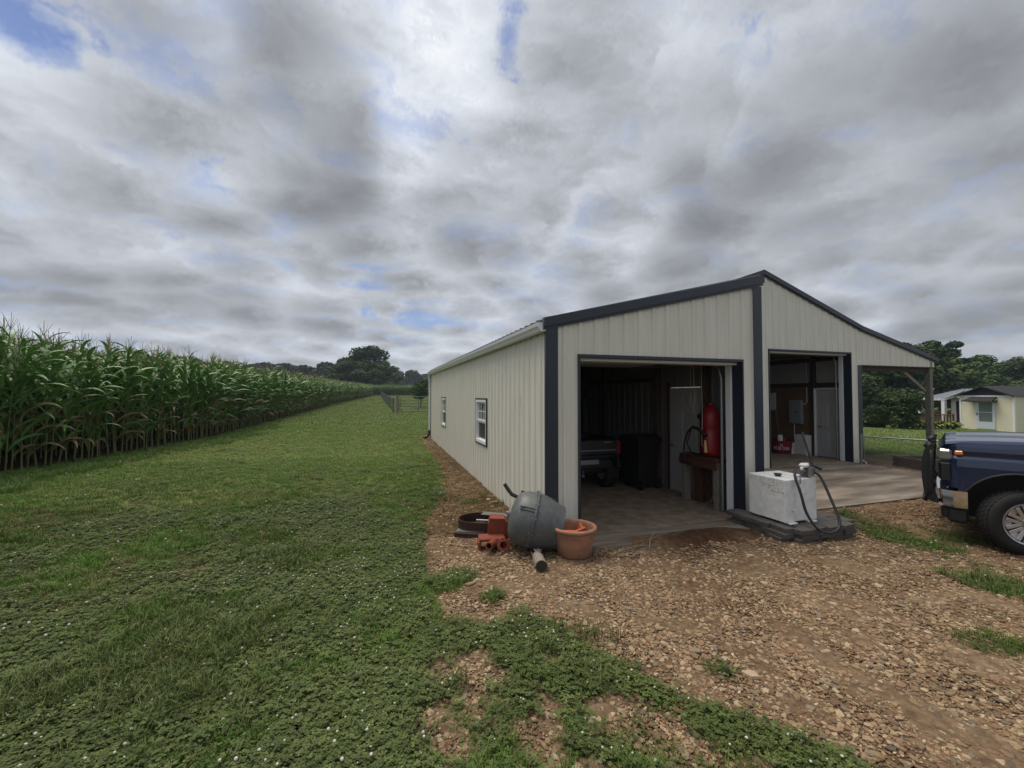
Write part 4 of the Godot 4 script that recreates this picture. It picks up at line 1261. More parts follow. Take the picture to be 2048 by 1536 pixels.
# ---------------------------------------------------------------- things inside the two bays
func make_inside_things() -> void:
	var bn = thing("workbench", "rough red-brown timber bench against the bay wall under the red fuel caddy", "bench", Vector3(3.25, 0.03, -0.8))
	boxed(M.red_wood, "bench_top", bn, Vector3(-0.18, 0.76, -0.46), Vector3(0.11, 0.82, 0.40), 0.006)
	boxed(M.red_wood, "apron_board", bn, Vector3(-0.19, 0.64, -0.46), Vector3(-0.155, 0.758, 0.40), 0.004)
	for z in [-0.40, 0.34]:
		boxed(M.old_wood, "leg", bn, Vector3(-0.15, 0, z - 0.05), Vector3(-0.03, 0.757, z + 0.05), 0.005)
	boxed(M.red_wood, "leg", bn, Vector3(-0.02, 0, -0.30), Vector3(0.08, 0.757, -0.12), 0.005)
	one(M.galvanized, "brace", bn, func(mb): mb.bar(Vector3(0.05, 0.02, 0.02), Vector3(0.09, 0.6, 0.42), 0.04, 0.05))
	var rd = thing("fuel_caddy", "tall red plastic fuel caddy with black hose standing on the bench", "fuel caddy", Vector3(3.24, 0.852, -0.74))
	one(M.red_plastic, "body", rd, func(mb):
		mb.xf = Transform3D(Basis().scaled(Vector3(0.5, 1.0, 0.82)), Vector3(0, 0, 0.03))
		mb.lathe([Vector2(0.0, 0.0), Vector2(0.20, 0.0), Vector2(0.235, 0.03), Vector2(0.245, 0.10), Vector2(0.235, 0.40), Vector2(0.222, 0.44), Vector2(0.235, 0.48), Vector2(0.24, 0.62), Vector2(0.225, 0.72), Vector2(0.19, 0.80), Vector2(0.13, 0.85), Vector2(0.05, 0.87), Vector2(0.0, 0.87)], 36))
	one(M.red_plastic, "cap", rd, func(mb): mb.tube([Vector3(0.0, 0.86, 0.06), Vector3(0.0, 0.90, 0.06)], 0.045, 16))
	one(M.black_plastic, "gauge", rd, func(mb): mb.tube([Vector3(-0.145, 0.67, -0.06), Vector3(-0.128, 0.67, -0.06)], 0.045, 18))
	one(M.hose, "hose", rd, func(mb):
		mb.tube([Vector3(-0.15, 0.38, 0.10), Vector3(-0.20, 0.48, -0.04), Vector3(-0.20, 0.49, -0.14), Vector3(-0.19, 0.38, -0.28), Vector3(-0.19, 0.2, -0.36), Vector3(-0.19, 0.0, -0.38), Vector3(-0.20, -0.13, -0.33), Vector3(-0.20, -0.14, -0.18)], 0.017, 8)
		mb.tube([Vector3(-0.19, 0.42, -0.2), Vector3(-0.19, 0.2, -0.29), Vector3(-0.19, 0.04, -0.2), Vector3(-0.19, 0.02, -0.02)], 0.014, 8)
		mb.tube([Vector3(-0.17, 0.48, -0.16), Vector3(-0.19, 0.46, -0.03), Vector3(-0.16, 0.36, 0.12)], 0.03, 8))
	one(M.tan_handle, "nozzle_grip", rd, func(mb): mb.tube([Vector3(-0.155, 0.28, 0.09), Vector3(-0.16, 0.18, 0.10), Vector3(-0.16, 0.08, 0.11)], [0.016, 0.024, 0.028], 10))
	for z in [-0.72, -0.90, -0.98]:
		var rp = thing("pull_cord", ["pale cord hanging in front of the red fuel caddy", "pale cord hanging beside the inner door post, nearer one", "pale cord hanging beside the inner door post, farther one"][taken.get("pull_cord", 0)], "cord", Vector3(3.08, 2.42, z))
		var lowest: float = {-0.72: -1.38, -0.90: -0.85, -0.98: -0.7}[z]
		one(M.rope, "cord", rp, func(mb): mb.tube([Vector3(0, 0, 0), Vector3(0.01, lowest * 0.6, 0.01), Vector3(0.0, lowest, 0.0), Vector3(0.03, lowest - 0.05, 0.06)], 0.005, 5))
	# utility vehicle in the shade of the nearer bay
	var uv = thing("utility_vehicle", "black side-by-side utility vehicle parked tail-out in the dark nearer bay", "utility vehicle", Vector3(1.72, 0.03, -3.6))
	var U = M.utv_plastic
	var bed = one(U, "cargo_bed", uv, func(mb):
		mb.bevel(Vector3(-0.72, 0.62, 0.20), Vector3(0.72, 0.70, 1.38), 0.02)
		mb.bevel(Vector3(-0.74, 0.66, 0.20), Vector3(-0.68, 1.0, 1.36), 0.02)
		mb.bevel(Vector3(0.68, 0.66, 0.20), Vector3(0.74, 1.0, 1.36), 0.02)
		mb.bevel(Vector3(-0.72, 0.66, 0.16), Vector3(0.72, 1.02, 0.22), 0.02))
	var tg = boxed(U, "tailgate", uv, Vector3(-0.66, 0.70, 1.39), Vector3(0.66, 0.99, 1.44), 0.02)
	boxed(M.worn_steel, "latch", tg, Vector3(0.34, 0.93, 1.441), Vector3(0.52, 0.955, 1.455), 0.004)
	boxed(M.grey_metal, "trim_strip", tg, Vector3(-0.64, 0.78, 1.441), Vector3(0.62, 0.80, 1.45), 0.004)
	boxed(M.grey_metal, "number_plate", uv, Vector3(-0.18, 0.52, 1.40), Vector3(0.26, 0.61, 1.415), 0.01)
	boxed(U, "rear_bumper", uv, Vector3(-0.55, 0.42, 1.30), Vector3(0.55, 0.62, 1.395), 0.03)
	for s in [-1, 1]:
		one(M.red_lens, "tail_light", uv, func(mb): mb.bevel(Vector3(0.69 * s - 0.04, 0.70, 1.385), Vector3(0.69 * s + 0.04, 0.95, 1.43), 0.012))
		for q in [[1.05, 0.45], [-1.1, 0.42]]:
			one(U, "fender", uv, func(mb):
				mb.tube([Vector3(0.66 * s, 0.45, q[0] + 0.42), Vector3(0.68 * s, 0.68, q[0] + 0.30), Vector3(0.69 * s, 0.74, q[0]), Vector3(0.68 * s, 0.68, q[0] - 0.30), Vector3(0.66 * s, 0.45, q[0] - 0.42)], 0.06, 8))
		for z in [1.05, -1.1]:
			var wl = one(M.rubber, "wheel", uv, func(mb):
				mb.xf = Transform3D(Basis(Vector3.BACK, PI / 2), Vector3(0.62 * s, 0.335, z))
				mb.lathe([Vector2(0.18, -0.12), Vector2(0.27, -0.135), Vector2(0.315, -0.11), Vector2(0.325, -0.05), Vector2(0.325, 0.05), Vector2(0.315, 0.11), Vector2(0.27, 0.135), Vector2(0.18, 0.12)], 28)
				for k in 16:
					mb.xf = Transform3D(Basis(Vector3.BACK, PI / 2), Vector3(0.62 * s, 0.335, z)) * Transform3D(Basis(Vector3.UP, TAU * k / 16.0), Vector3.ZERO)
					mb.bevel(Vector3(0.318, -0.11 if k % 2 else -0.01, -0.025), Vector3(0.337, 0.01 if k % 2 else 0.11, 0.025), 0.005))
			one(M.grey_metal, "rim", wl, func(mb):
				mb.xf = Transform3D(Basis(Vector3.BACK, PI / 2), Vector3(0.62 * s, 0.335, z))
				mb.lathe([Vector2(0.0, -0.06), Vector2(0.12, -0.05), Vector2(0.185, -0.11), Vector2(0.185, 0.11), Vector2(0.12, 0.05), Vector2(0.0, 0.06)], 20, false))
	one(U, "body", uv, func(mb):
		mb.bevel(Vector3(-0.70, 0.30, -1.55), Vector3(0.70, 0.50, 1.2), 0.05)
		mb.bevel(Vector3(-0.70, 0.48, -1.60), Vector3(0.70, 0.98, -0.75), 0.10))
	boxed(M.black_plastic, "seat", uv, Vector3(-0.62, 0.5, -0.35), Vector3(0.62, 0.72, 0.12), 0.05)
	boxed(M.black_plastic, "seat_back", uv, Vector3(-0.62, 0.72, 0.0), Vector3(0.62, 1.25, 0.13), 0.05)
	one(M.dark_metal, "roll_cage", uv, func(mb):
		for s in [-1, 1]:
			mb.tube([Vector3(0.66 * s, 0.5, 0.15), Vector3(0.66 * s, 1.75, 0.08), Vector3(0.62 * s, 1.85, -0.1), Vector3(0.6 * s, 1.83, -0.75), Vector3(0.66 * s, 0.98, -1.1)], 0.028, 8)
		mb.tube([Vector3(-0.64, 1.78, 0.06), Vector3(0.64, 1.78, 0.06)], 0.026, 8)
		mb.tube([Vector3(-0.6, 1.84, -0.75), Vector3(0.6, 1.84, -0.75)], 0.026, 8))
	boxed(U, "roof", uv, Vector3(-0.66, 1.86, -0.85), Vector3(0.66, 1.90, 0.12), 0.02)
	one(M.worn_steel, "hitch", uv, func(mb):
		mb.bar(Vector3(-0.12, 0.33, 1.2), Vector3(-0.12, 0.33, 1.5), 0.05, 0.05)
		mb.xf = Transform3D(Basis(), Vector3(-0.12, 0.355, 1.48))
		mb.lathe([Vector2(0.012, 0.0), Vector2(0.012, 0.03), Vector2(0.025, 0.045), Vector2(0.018, 0.065), Vector2(0.0, 0.07)], 12))
	# wheeled bin
	var wb = thing("wheeled_bin", "black wheeled rubbish bin between the utility vehicle and the inner door", "bin", Vector3(2.98, 0.03, -2.32), 0.1)
	one(M.black_plastic, "body", wb, func(mb):
		var b = [Vector3(-0.21, 0.05, -0.24), Vector3(0.21, 0.05, -0.24), Vector3(0.21, 0.05, 0.22), Vector3(-0.21, 0.05, 0.22)]
		var t = [Vector3(-0.27, 0.92, -0.30), Vector3(0.27, 0.92, -0.30), Vector3(0.27, 0.92, 0.30), Vector3(-0.27, 0.92, 0.30)]
		for i in 4:
			mb.quad(b[(i + 1) % 4], b[i], t[i], t[(i + 1) % 4])
		mb.quad(b[0], b[1], b[2], b[3])
		mb.bevel(Vector3(-0.285, 0.90, -0.315), Vector3(0.285, 0.95, 0.315), 0.012))
	one(M.black_plastic, "lid", wb, func(mb):
		mb.xf = Transform3D(Basis(Vector3.UP, PI / 2), Vector3.ZERO)
		var pr = PackedVector2Array([Vector2(-0.33, 0.951), Vector2(0.33, 0.951), Vector2(0.30, 1.0), Vector2(0.18, 1.05), Vector2(0.0, 1.07), Vector2(-0.18, 1.05), Vector2(-0.30, 1.0)])
		mb.prism(pr, -0.29, 0.29))
	for s in [-1, 1]:
		one(M.rubber, "wheel", wb, func(mb): mb.tube([Vector3(0.19 * s, 0.11, 0.26), Vector3(0.24 * s, 0.11, 0.26)], 0.11, 18))
	one(M.black_plastic, "handle", wb, func(mb): mb.tube([Vector3(-0.22, 0.93, 0.32), Vector3(-0.22, 0.95, 0.39), Vector3(0.22, 0.95, 0.39), Vector3(0.22, 0.93, 0.32)], 0.015, 8))
	# farther bay: feed tub, drawers, broom
	var tb = thing("feed_tub", "dark red plastic feed tub with white lettering on the bay floor", "tub", Vector3(9.90, 0.085, -4.86))
	one(M.tub_red, "body", tb, func(mb): mb.lathe([Vector2(0.0, 0.004), Vector2(0.275, 0.004), Vector2(0.29, 0.02), Vector2(0.335, 0.36), Vector2(0.355, 0.362), Vector2(0.357, 0.395), Vector2(0.335, 0.397), Vector2(0.322, 0.36), Vector2(0.28, 0.03), Vector2(0.0, 0.03)], 40))
	var fnt = SystemFont.new()
	fnt.font_names = PackedStringArray(["Droid Serif"])
	var word = "PURINA"
	var toward = atan2(-12.0, 9.8)
	for k in 6:
		var tm = TextMesh.new()
		tm.font = fnt
		tm.text = word[k]
		tm.font_size = 16
		tm.pixel_size = 0.0075
		tm.depth = 0.003
		var ang = toward + (k - 2.5) * 0.235
		var o = part("letter", tm, M.white_print, tb)
		o.transform = Transform3D(Basis(Vector3.UP, ang) * Basis(Vector3.RIGHT, 0.13), Vector3(sin(ang) * 0.314, 0.165, cos(ang) * 0.314))
	for q in [[-1, 1], [1, 1], [0, 0], [-1, -1], [1, -1]]:
		var ang: float = toward + q[0] * 0.075
		var o = boxed(M.white_print, "emblem_square", tb, Vector3(-0.011, -0.011, 0), Vector3(0.011, 0.011, 0.003), 0.001)
		o.transform = Transform3D(Basis(Vector3.UP, ang) * Basis(Vector3.RIGHT, 0.13), Vector3(sin(ang) * 0.325, 0.262 + q[1] * 0.022, cos(ang) * 0.325))
	var sk = thing("feed_sack", "white paper sack sticking out of the red feed tub", "sack", Vector3(9.9, 0.12, -4.88))
	one(M.white_plastic, "sack", sk, func(mb):
		mb.xf = Transform3D(Basis(Vector3.UP, 0.7) * Basis(Vector3.BACK, -0.5), Vector3(-0.02, 0.02, 0.0))
		mb.bevel(Vector3(-0.18, 0.0, -0.07), Vector3(0.16, 0.48, 0.07), 0.03))
	one(M.grey_metal, "fold", sk, func(mb):
		mb.xf = Transform3D(Basis(Vector3.UP, 0.7) * Basis(Vector3.BACK, -0.9), Vector3(0.10, 0.10, 0.06))
		mb.bevel(Vector3(-0.14, 0.0, -0.012), Vector3(0.12, 0.36, 0.012), 0.008))
	var dw = thing("drawer_unit", "small white plastic drawer unit on the floor beside the grey inner door", "drawers", Vector3(10.12, 0.085, -4.32))
	boxed(M.white_plastic, "carcass", dw, Vector3(-0.12, 0.0, -0.19), Vector3(0.14, 0.60, 0.19), 0.006)
	for k in 4:
		boxed(M.white_plastic, "drawer", dw, Vector3(-0.134, 0.02 + 0.145 * k, -0.175), Vector3(-0.1205, 0.155 + 0.145 * k, 0.175), 0.005)
	var br = thing("broom", "broom leaning on the sheathed wall behind the feed tub", "broom", Vector3(10.1, 0.085, -5.1))
	one(M.old_wood, "handle", br, func(mb): mb.tube([Vector3(-0.05, 0.2, 0.1), Vector3(0.15, 1.35, -0.25)], 0.012, 8))
	one(M.black_plastic, "head", br, func(mb): mb.bevel(Vector3(-0.10, 0.0, -0.05), Vector3(0.02, 0.2, 0.22), 0.02))
	var bk = thing("bucket", "dark plastic bucket beside the white drawer unit", "bucket", Vector3(10.05, 0.085, -4.62))
	one(M.white_plastic, "body", bk, func(mb): mb.lathe([Vector2(0.0, 0.004), Vector2(0.115, 0.004), Vector2(0.14, 0.34), Vector2(0.147, 0.345), Vector2(0.13, 0.35), Vector2(0.105, 0.02), Vector2(0.0, 0.02)], 24))
	bk.set_meta("label", "pale plastic bucket between the feed tub and the white drawer unit")
	one(M.galvanized, "bail", bk, func(mb): mb.tube([Vector3(-0.14, 0.33, 0), Vector3(-0.10, 0.24, 0.1), Vector3(0.0, 0.2, 0.145), Vector3(0.10, 0.24, 0.1), Vector3(0.14, 0.33, 0)], 0.004, 5))

# ---------------------------------------------------------------- the pickup
func wheel(parent: Node, at: Vector3, turn: float, out: float) -> void:
	var base = Transform3D(Basis(Vector3.UP, turn), at) * Transform3D(Basis(Vector3.BACK, PI / 2 * out), Vector3.ZERO)
	# local +y of the lathe points outwards
	var w = one(M.rubber, "wheel", parent, func(mb):
		mb.xf = base
		mb.lathe([Vector2(0.245, -0.13), Vector2(0.33, -0.14), Vector2(0.385, -0.118), Vector2(0.398, -0.07), Vector2(0.40, 0.0), Vector2(0.398, 0.07), Vector2(0.385, 0.118), Vector2(0.33, 0.142), Vector2(0.262, 0.132), Vector2(0.245, 0.115)], 48)
		for k in 40:
			for row in 4:
				mb.xf = base * Transform3D(Basis(Vector3.UP, TAU * (k + 0.5 * (row % 2)) / 40.0), Vector3.ZERO)
				var y: float = -0.105 + 0.056 * row
				mb.bevel(Vector3(0.390, y, -0.022), Vector3(0.408 if row in [1, 2] else 0.402, y + 0.044, 0.022), 0.004))
	var R = 0.232
	var rim = one(M.wheel_alloy, "rim", w, func(mb):
		mb.xf = base
		mb.lathe([Vector2(0.262, 0.128), Vector2(0.258, 0.138), Vector2(0.245, 0.136), Vector2(R, 0.118), Vector2(R, -0.1)], 48)
		mb.lathe([Vector2(0.0, 0.112), Vector2(0.075, 0.112), Vector2(0.105, 0.098), Vector2(0.112, 0.06)], 32)
		for k in 8:
			for s in [-1.0, 1.0]:
				var a = TAU * k / 8.0 + s * 0.10
				var b = TAU * k / 8.0 + s * 0.25
				mb.bar(Vector3(cos(a) * 0.085, 0.095, -sin(a) * 0.085), Vector3(cos(b) * R, 0.112, -sin(b) * R), 0.040, 0.05)
			var c = TAU * k / 8.0
			mb.bar(Vector3(cos(c) * 0.16, 0.085, -sin(c) * 0.16), Vector3(cos(c) * R, 0.10, -sin(c) * R), 0.07, 0.03))
	one(M.dark_metal, "brake_disc", w, func(mb):
		mb.xf = base
		mb.lathe([Vector2(0.0, 0.03), Vector2(0.215, 0.03), Vector2(0.215, 0.0)], 28, false)
		mb.bevel(Vector3(0.08, 0.0, -0.09), Vector3(0.21, 0.06, 0.09), 0.01))
	one(M.chrome, "hub_cap", w, func(mb):
		mb.xf = base
		mb.lathe([Vector2(0.062, 0.111), Vector2(0.068, 0.113), Vector2(0.066, 0.122), Vector2(0.058, 0.1235), Vector2(0.056, 0.119), Vector2(0.0, 0.119)], 28))
	one(M.white_vinyl, "emblem", w, func(mb):
		mb.xf = base * Transform3D(Basis(Vector3.RIGHT, -PI / 2), Vector3(0, 0.1195, 0))
		mb.prism(PackedVector2Array([Vector2(-0.042, -0.008), Vector2(-0.014, -0.008), Vector2(-0.012, -0.018), Vector2(0.018, -0.018), Vector2(0.016, -0.008), Vector2(0.038, -0.008), Vector2(0.042, 0.008), Vector2(0.014, 0.008), Vector2(0.012, 0.018), Vector2(-0.018, 0.018), Vector2(-0.016, 0.008), Vector2(-0.038, 0.008)]), 0.0, 0.003))
	for k in 8:
		one(M.dark_metal, "lug_nut", w, func(mb):
			mb.xf = base * Transform3D(Basis(Vector3.UP, TAU * (k + 0.5) / 8.0), Vector3.ZERO)
			mb.tube([Vector3(0.088, 0.09, 0), Vector3(0.088, 0.118, 0)], 0.011, 6))

func make_truck() -> void:
	var t = thing("pickup_truck", "dark blue pickup truck with black grille guard and chrome bumper", "truck", Vector3(6.444, -0.12, 1.521), deg_to_rad(26))
	# local axes: -z ahead, -x the side towards the lane
	var side = Transform3D(Basis(Vector3(0, 0, -1), Vector3.UP, Vector3(1, 0, 0)), Vector3.ZERO)
	var P = M.truck_blue
	var fender = func(c: float) -> PackedVector2Array:
		var p = PackedVector2Array([Vector2(0.60, 0.76), Vector2(0.68, 0.80), Vector2(0.70, 1.05), Vector2(0.665, 1.27), Vector2(0.56, 1.345), Vector2(0.2, 1.385), Vector2(-0.75, 1.41), Vector2(-0.75, 0.46), Vector2(-0.52, 0.46)])
		for k in 13:
			var a = PI - PI * 0.02 - (PI * 0.90) * k / 12.0
			p.append(Vector2(cos(a) * (0.54 + c), 0.46 + sin(a) * (0.54 + c)))
		return p
	for s in [-1.0, 1.0]:
		var f = one(P, "front_fender", t, func(mb):
			mb.xf = side
			# a pressed skin: shoulder, crease and swell as one surface, cut out round the wheel
			var rows = [[1.415, 0.955], [1.37, 0.985], [1.31, 1.003], [1.255, 1.008], [1.215, 0.990], [1.185, 0.990], [1.15, 1.012], [1.05, 1.020], [0.9, 1.020], [0.75, 1.016], [0.6, 1.008], [0.46, 1.0]]
			var low = func(x): return 0.46 + sqrt(maxf(0.0, 0.54 * 0.54 - x * x)) if absf(x) < 0.54 else (0.76 if x > 0 else 0.46)
			var up = func(x): return 1.415 - 0.03 * maxf(0.0, x + 0.2) - 0.10 * pow(maxf(0.0, (x - 0.35) / 0.36), 2.0)
			var cols = []
			for k in 49:
				cols.append(-0.75 + 1.46 * k / 48.0)
			var at = func(x, y):
				var d = rows[-1][1]
				for i in rows.size() - 1:
					if y <= rows[i][0] and y >= rows[i + 1][0]:
						d = lerpf(rows[i + 1][1], rows[i][1], (y - rows[i + 1][0]) / (rows[i][0] - rows[i + 1][0]))
				d -= 0.12 * pow(maxf(0.0, (x - 0.5) / 0.21), 2.0)
				return Vector3(x, y, d * s)
			for k in 48:
				var xa = cols[k]
				var xb = cols[k + 1]
				for i in rows.size() - 1:
					var a1 = clampf(rows[i][0], low.call(xa), up.call(xa))
					var a0 = clampf(rows[i + 1][0], low.call(xa), up.call(xa))
					var b1 = clampf(rows[i][0], low.call(xb), up.call(xb))
					var b0 = clampf(rows[i + 1][0], low.call(xb), up.call(xb))
					if a1 - a0 + b1 - b0 > 0.001:
						if s > 0:
							mb.quad(at.call(xa, a0), at.call(xb, b0), at.call(xb, b1), at.call(xa, a1))
						else:
							mb.quad(at.call(xb, b0), at.call(xa, a0), at.call(xa, a1), at.call(xb, b1)))
		one(M.black_plastic, "arch_lip", f, func(mb):
			mb.xf = side
			var pts = []
			for k in 17:
				var a = PI * 1.0 - (PI * 0.94) * k / 16.0
				pts.append(Vector3(cos(a) * 0.55, 0.46 + sin(a) * 0.55, 1.0 * s + 0.012 * s))
			mb.tube(pts, 0.016, 8))
		one(M.black_plastic, "wheel_well", t, func(mb):
			mb.xf = side
			var pts = []
			for k in 13:
				var a = PI - PI * k / 12.0
				pts.append(Vector2(cos(a) * 0.56, 0.46 + sin(a) * 0.56))
			for i in 12:
				mb.quad(Vector3(pts[i].x, pts[i].y, 0.97 * s), Vector3(pts[i + 1].x, pts[i + 1].y, 0.97 * s), Vector3(pts[i + 1].x, pts[i + 1].y, 0.45 * s), Vector3(pts[i].x, pts[i].y, 0.45 * s))
			mb.box(Vector3(-0.56, 0.3, 0.44 * s - 0.01), Vector3(0.56, 1.02, 0.44 * s + 0.01)))
		var hl = one(M.lamp_lens, "headlight", t, func(mb): mb.bevel(Vector3(0.80 * s - 0.20, 1.11, -0.742), Vector3(0.80 * s + 0.20, 1.27, -0.60), 0.03))
		one(M.black_plastic, "bezel", hl, func(mb): mb.bevel(Vector3(0.80 * s - 0.20, 0.84, -0.735), Vector3(0.80 * s + 0.205, 1.10, -0.60), 0.03))
		one(M.lamp_lens, "lower_lamp", hl, func(mb): mb.bevel(Vector3(0.86 * s - 0.09, 0.86, -0.742), Vector3(0.86 * s + 0.09, 0.93, -0.70), 0.015))
		one(M.amber_lens, "marker_light", t, func(mb): mb.bevel(Vector3(1.0 * s - 0.02, 1.20, -0.58), Vector3(1.0 * s + 0.026, 1.255, -0.50), 0.012))
		wheel(t, Vector3(0.87 * s, 0.40, 0.0), deg_to_rad(24), -s if s > 0 else 1.0)
		wheel(t, Vector3(0.87 * s, 0.40, 3.9), 0.0, -s if s > 0 else 1.0)
	# hood with a raised middle
	one(P, "hood", t, func(mb):
		var xs = [-0.985, -0.93, -0.80, -0.55, -0.42, 0.0, 0.42, 0.55, 0.80, 0.93, 0.985]
		var lift = [0.0, 0.03, 0.045, 0.05, 0.075, 0.085, 0.075, 0.05, 0.045, 0.03, 0.0]
		var zs = [[-0.70, -0.06], [-0.66, -0.02], [-0.55, 0.0], [-0.2, 0.018], [0.3, 0.03], [0.78, 0.035]]
		for j in zs.size() - 1:
			for i in xs.size() - 1:
				var p = func(ii, jj): return Vector3(xs[ii] * (0.96 if jj == 0 else 1.0), 1.355 + zs[jj][1] + lift[ii] * (0.5 if jj == 0 else 1.0), zs[jj][0])
				mb.quad(p.call(i, j + 1), p.call(i + 1, j + 1), p.call(i + 1, j), p.call(i, j)))
	var gr = boxed(M.black_plastic, "grille", t, Vector3(-0.59, 0.80, -0.72), Vector3(0.59, 1.30, -0.62), 0.03)
	for k in 5:
		boxed(M.chrome, "grille_bar", gr, Vector3(-0.58, 0.84 + 0.10 * k, -0.735), Vector3(0.58, 0.875 + 0.10 * k, -0.721), 0.008)
	# chrome bumper that wraps round the corners
	var bp = one(M.chrome, "front_bumper", t, func(mb):
		mb.xf = Transform3D(Basis(Vector3(1, 0, 0), Vector3(0, 0, -1), Vector3(0, 1, 0)), Vector3.ZERO)
		var ring = PackedVector2Array([Vector2(-1.035, 0.47), Vector2(-1.045, 0.60), Vector2(-1.0, 0.70), Vector2(-0.85, 0.775), Vector2(-0.4, 0.80), Vector2(0.4, 0.80), Vector2(0.85, 0.775), Vector2(1.0, 0.70), Vector2(1.045, 0.60), Vector2(1.035, 0.47), Vector2(0.95, 0.47), Vector2(0.9, 0.66), Vector2(-0.9, 0.66), Vector2(-0.95, 0.47)])
		mb.prism(ring, 0.50, 0.72)
		for i in 10:
			var a = ring[i]
			var b = ring[(i + 1) % 14]
			if i < 9:
				mb.quad(Vector3(a.x, a.y, 0.72), Vector3(b.x, b.y, 0.72), Vector3(b.x * 0.975, b.y * 0.96, 0.755), Vector3(a.x * 0.975, a.y * 0.96, 0.755)))
	one(M.black_plastic, "valance", bp, func(mb):
		mb.bevel(Vector3(-0.99, 0.34, -0.72), Vector3(0.99, 0.498, -0.60), 0.03)
		mb.bevel(Vector3(-1.02, 0.30, -0.66), Vector3(-0.88, 0.495, -0.46), 0.03))
	boxed(M.black_plastic, "valance", bp, Vector3(0.88, 0.30, -0.66), Vector3(1.02, 0.495, -0.46), 0.03)
	boxed(M.grey_metal, "number_plate", bp, Vector3(-0.15, 0.56, -0.815), Vector3(0.15, 0.70, -0.803), 0.003)
	# grille guard
	var gg = one(M.black_plastic, "grille_guard", t, func(mb):
		var prof = PackedVector2Array([Vector2(0.74, 0.52), Vector2(0.83, 0.54), Vector2(0.88, 0.64), Vector2(0.90, 0.85), Vector2(0.90, 1.08), Vector2(0.87, 1.24), Vector2(0.80, 1.33), Vector2(0.755, 1.33), Vector2(0.79, 1.22), Vector2(0.81, 1.0), Vector2(0.80, 0.75), Vector2(0.75, 0.62)])
		mb.xf = side
		for x in [-0.97, -0.36, 0.36, 0.97]:
			mb.prism(prof, x - 0.02, x + 0.02)
		mb.xf = Transform3D()
		for y in [0.62, 0.82, 1.02, 1.24]:
			mb.tube([Vector3(-0.38, y, -0.87), Vector3(0.38, y, -0.87)], 0.024, 10))
	for s in [-1.0, 1.0]:
		one(M.black_plastic, "light_hoop", gg, func(mb):
			mb.tube([Vector3(0.36 * s, 1.28, -0.84), Vector3(0.82 * s, 1.30, -0.82), Vector3(0.96 * s, 1.26, -0.80), Vector3(1.0 * s, 1.12, -0.80), Vector3(1.0 * s, 0.70, -0.82), Vector3(0.95 * s, 0.56, -0.86), Vector3(0.80 * s, 0.52, -0.88), Vector3(0.36 * s, 0.54, -0.88)], 0.028, 10)
			mb.tube([Vector3(0.36 * s, 1.06, -0.86), Vector3(0.99 * s, 1.06, -0.81)], 0.02, 8)
			mb.tube([Vector3(0.36 * s, 0.82, -0.88), Vector3(0.99 * s, 0.82, -0.82)], 0.02, 8)
			for k in 9:
				mb.tube([Vector3((0.42 + 0.06 * k) * s, 0.56, -0.875), Vector3((0.42 + 0.06 * k) * s, 1.05, -0.845)], 0.006, 5))
	# the rest of the truck, behind the front wheels
	var cabp = PackedVector2Array([Vector2(-0.76, 0.46), Vector2(-0.76, 1.41), Vector2(-1.0, 1.44), Vector2(-1.45, 1.93), Vector2(-1.7, 1.99), Vector2(-2.9, 1.98), Vector2(-3.06, 1.5), Vector2(-3.06, 0.46)])
	one(P, "cab", t, func(mb):
		mb.xf = side
		mb.prism(cabp, -0.99, 0.99))
	for s in [-1.0, 1.0]:
		for d in [[-0.86, -1.88], [-1.92, -2.95]]:
			var dr = one(P, "door", t, func(mb):
				mb.xf = side
				mb.prism(PackedVector2Array([Vector2(d[0], 0.5), Vector2(d[0], 1.43), Vector2(d[1], 1.43), Vector2(d[1], 0.5)]), 0.992 * s - 0.008, 0.992 * s + 0.016))
			one(M.dark_pane, "window", dr, func(mb):
				mb.xf = side
				mb.prism(PackedVector2Array([Vector2(d[0] - (0.28 if d[0] > -1 else 0.0), 1.47), Vector2(d[0] - (0.68 if d[0] > -1 else 0.0), 1.88), Vector2(d[1], 1.9), Vector2(d[1], 1.47)]), 0.992 * s - 0.006, 0.992 * s + 0.012))
			one(P, "handle", dr, func(mb):
				mb.xf = side
				mb.bar(Vector3(d[1] + 0.1, 1.3, 1.02 * s), Vector3(d[1] + 0.3, 1.3, 1.02 * s), 0.03, 0.035))
		one(M.black_plastic, "mirror", t, func(mb): mb.bevel(Vector3(1.22 * s - 0.11, 1.42, 1.04), Vector3(1.22 * s + 0.11, 1.78, 1.14), 0.03))
		one(P, "bed_side", t, func(mb):
			mb.xf = side
			mb.prism(PackedVector2Array([Vector2(-3.08, 0.55), Vector2(-3.08, 1.42), Vector2(-5.1, 1.42), Vector2(-5.1, 0.6), Vector2(-4.44, 0.6), Vector2(-4.3, 0.9), Vector2(-3.9, 1.02), Vector2(-3.5, 0.9), Vector2(-3.36, 0.55)]), 0.95 * s - 0.04, 0.95 * s + 0.055))
	one(M.dark_pane, "windshield", t, func(mb): mb.quad(Vector3(-0.86, 1.46, 1.005), Vector3(0.86, 1.46, 1.005), Vector3(0.78, 1.91, 1.42), Vector3(-0.78, 1.91, 1.42)))
	boxed(M.black_plastic, "bed_floor", t, Vector3(-0.9, 0.7, 3.09), Vector3(0.9, 0.78, 5.06), 0.01)
	boxed(P, "tailgate", t, Vector3(-0.9, 0.72, 5.03), Vector3(0.9, 1.41, 5.09), 0.02)
	boxed(M.dark_metal, "chassis", t, Vector3(-0.42, 0.42, -0.5), Vector3(0.42, 0.66, 5.0), 0.02)
	boxed(M.chrome, "rear_bumper", t, Vector3(-0.98, 0.5, 5.1), Vector3(0.98, 0.7, 5.25), 0.03)

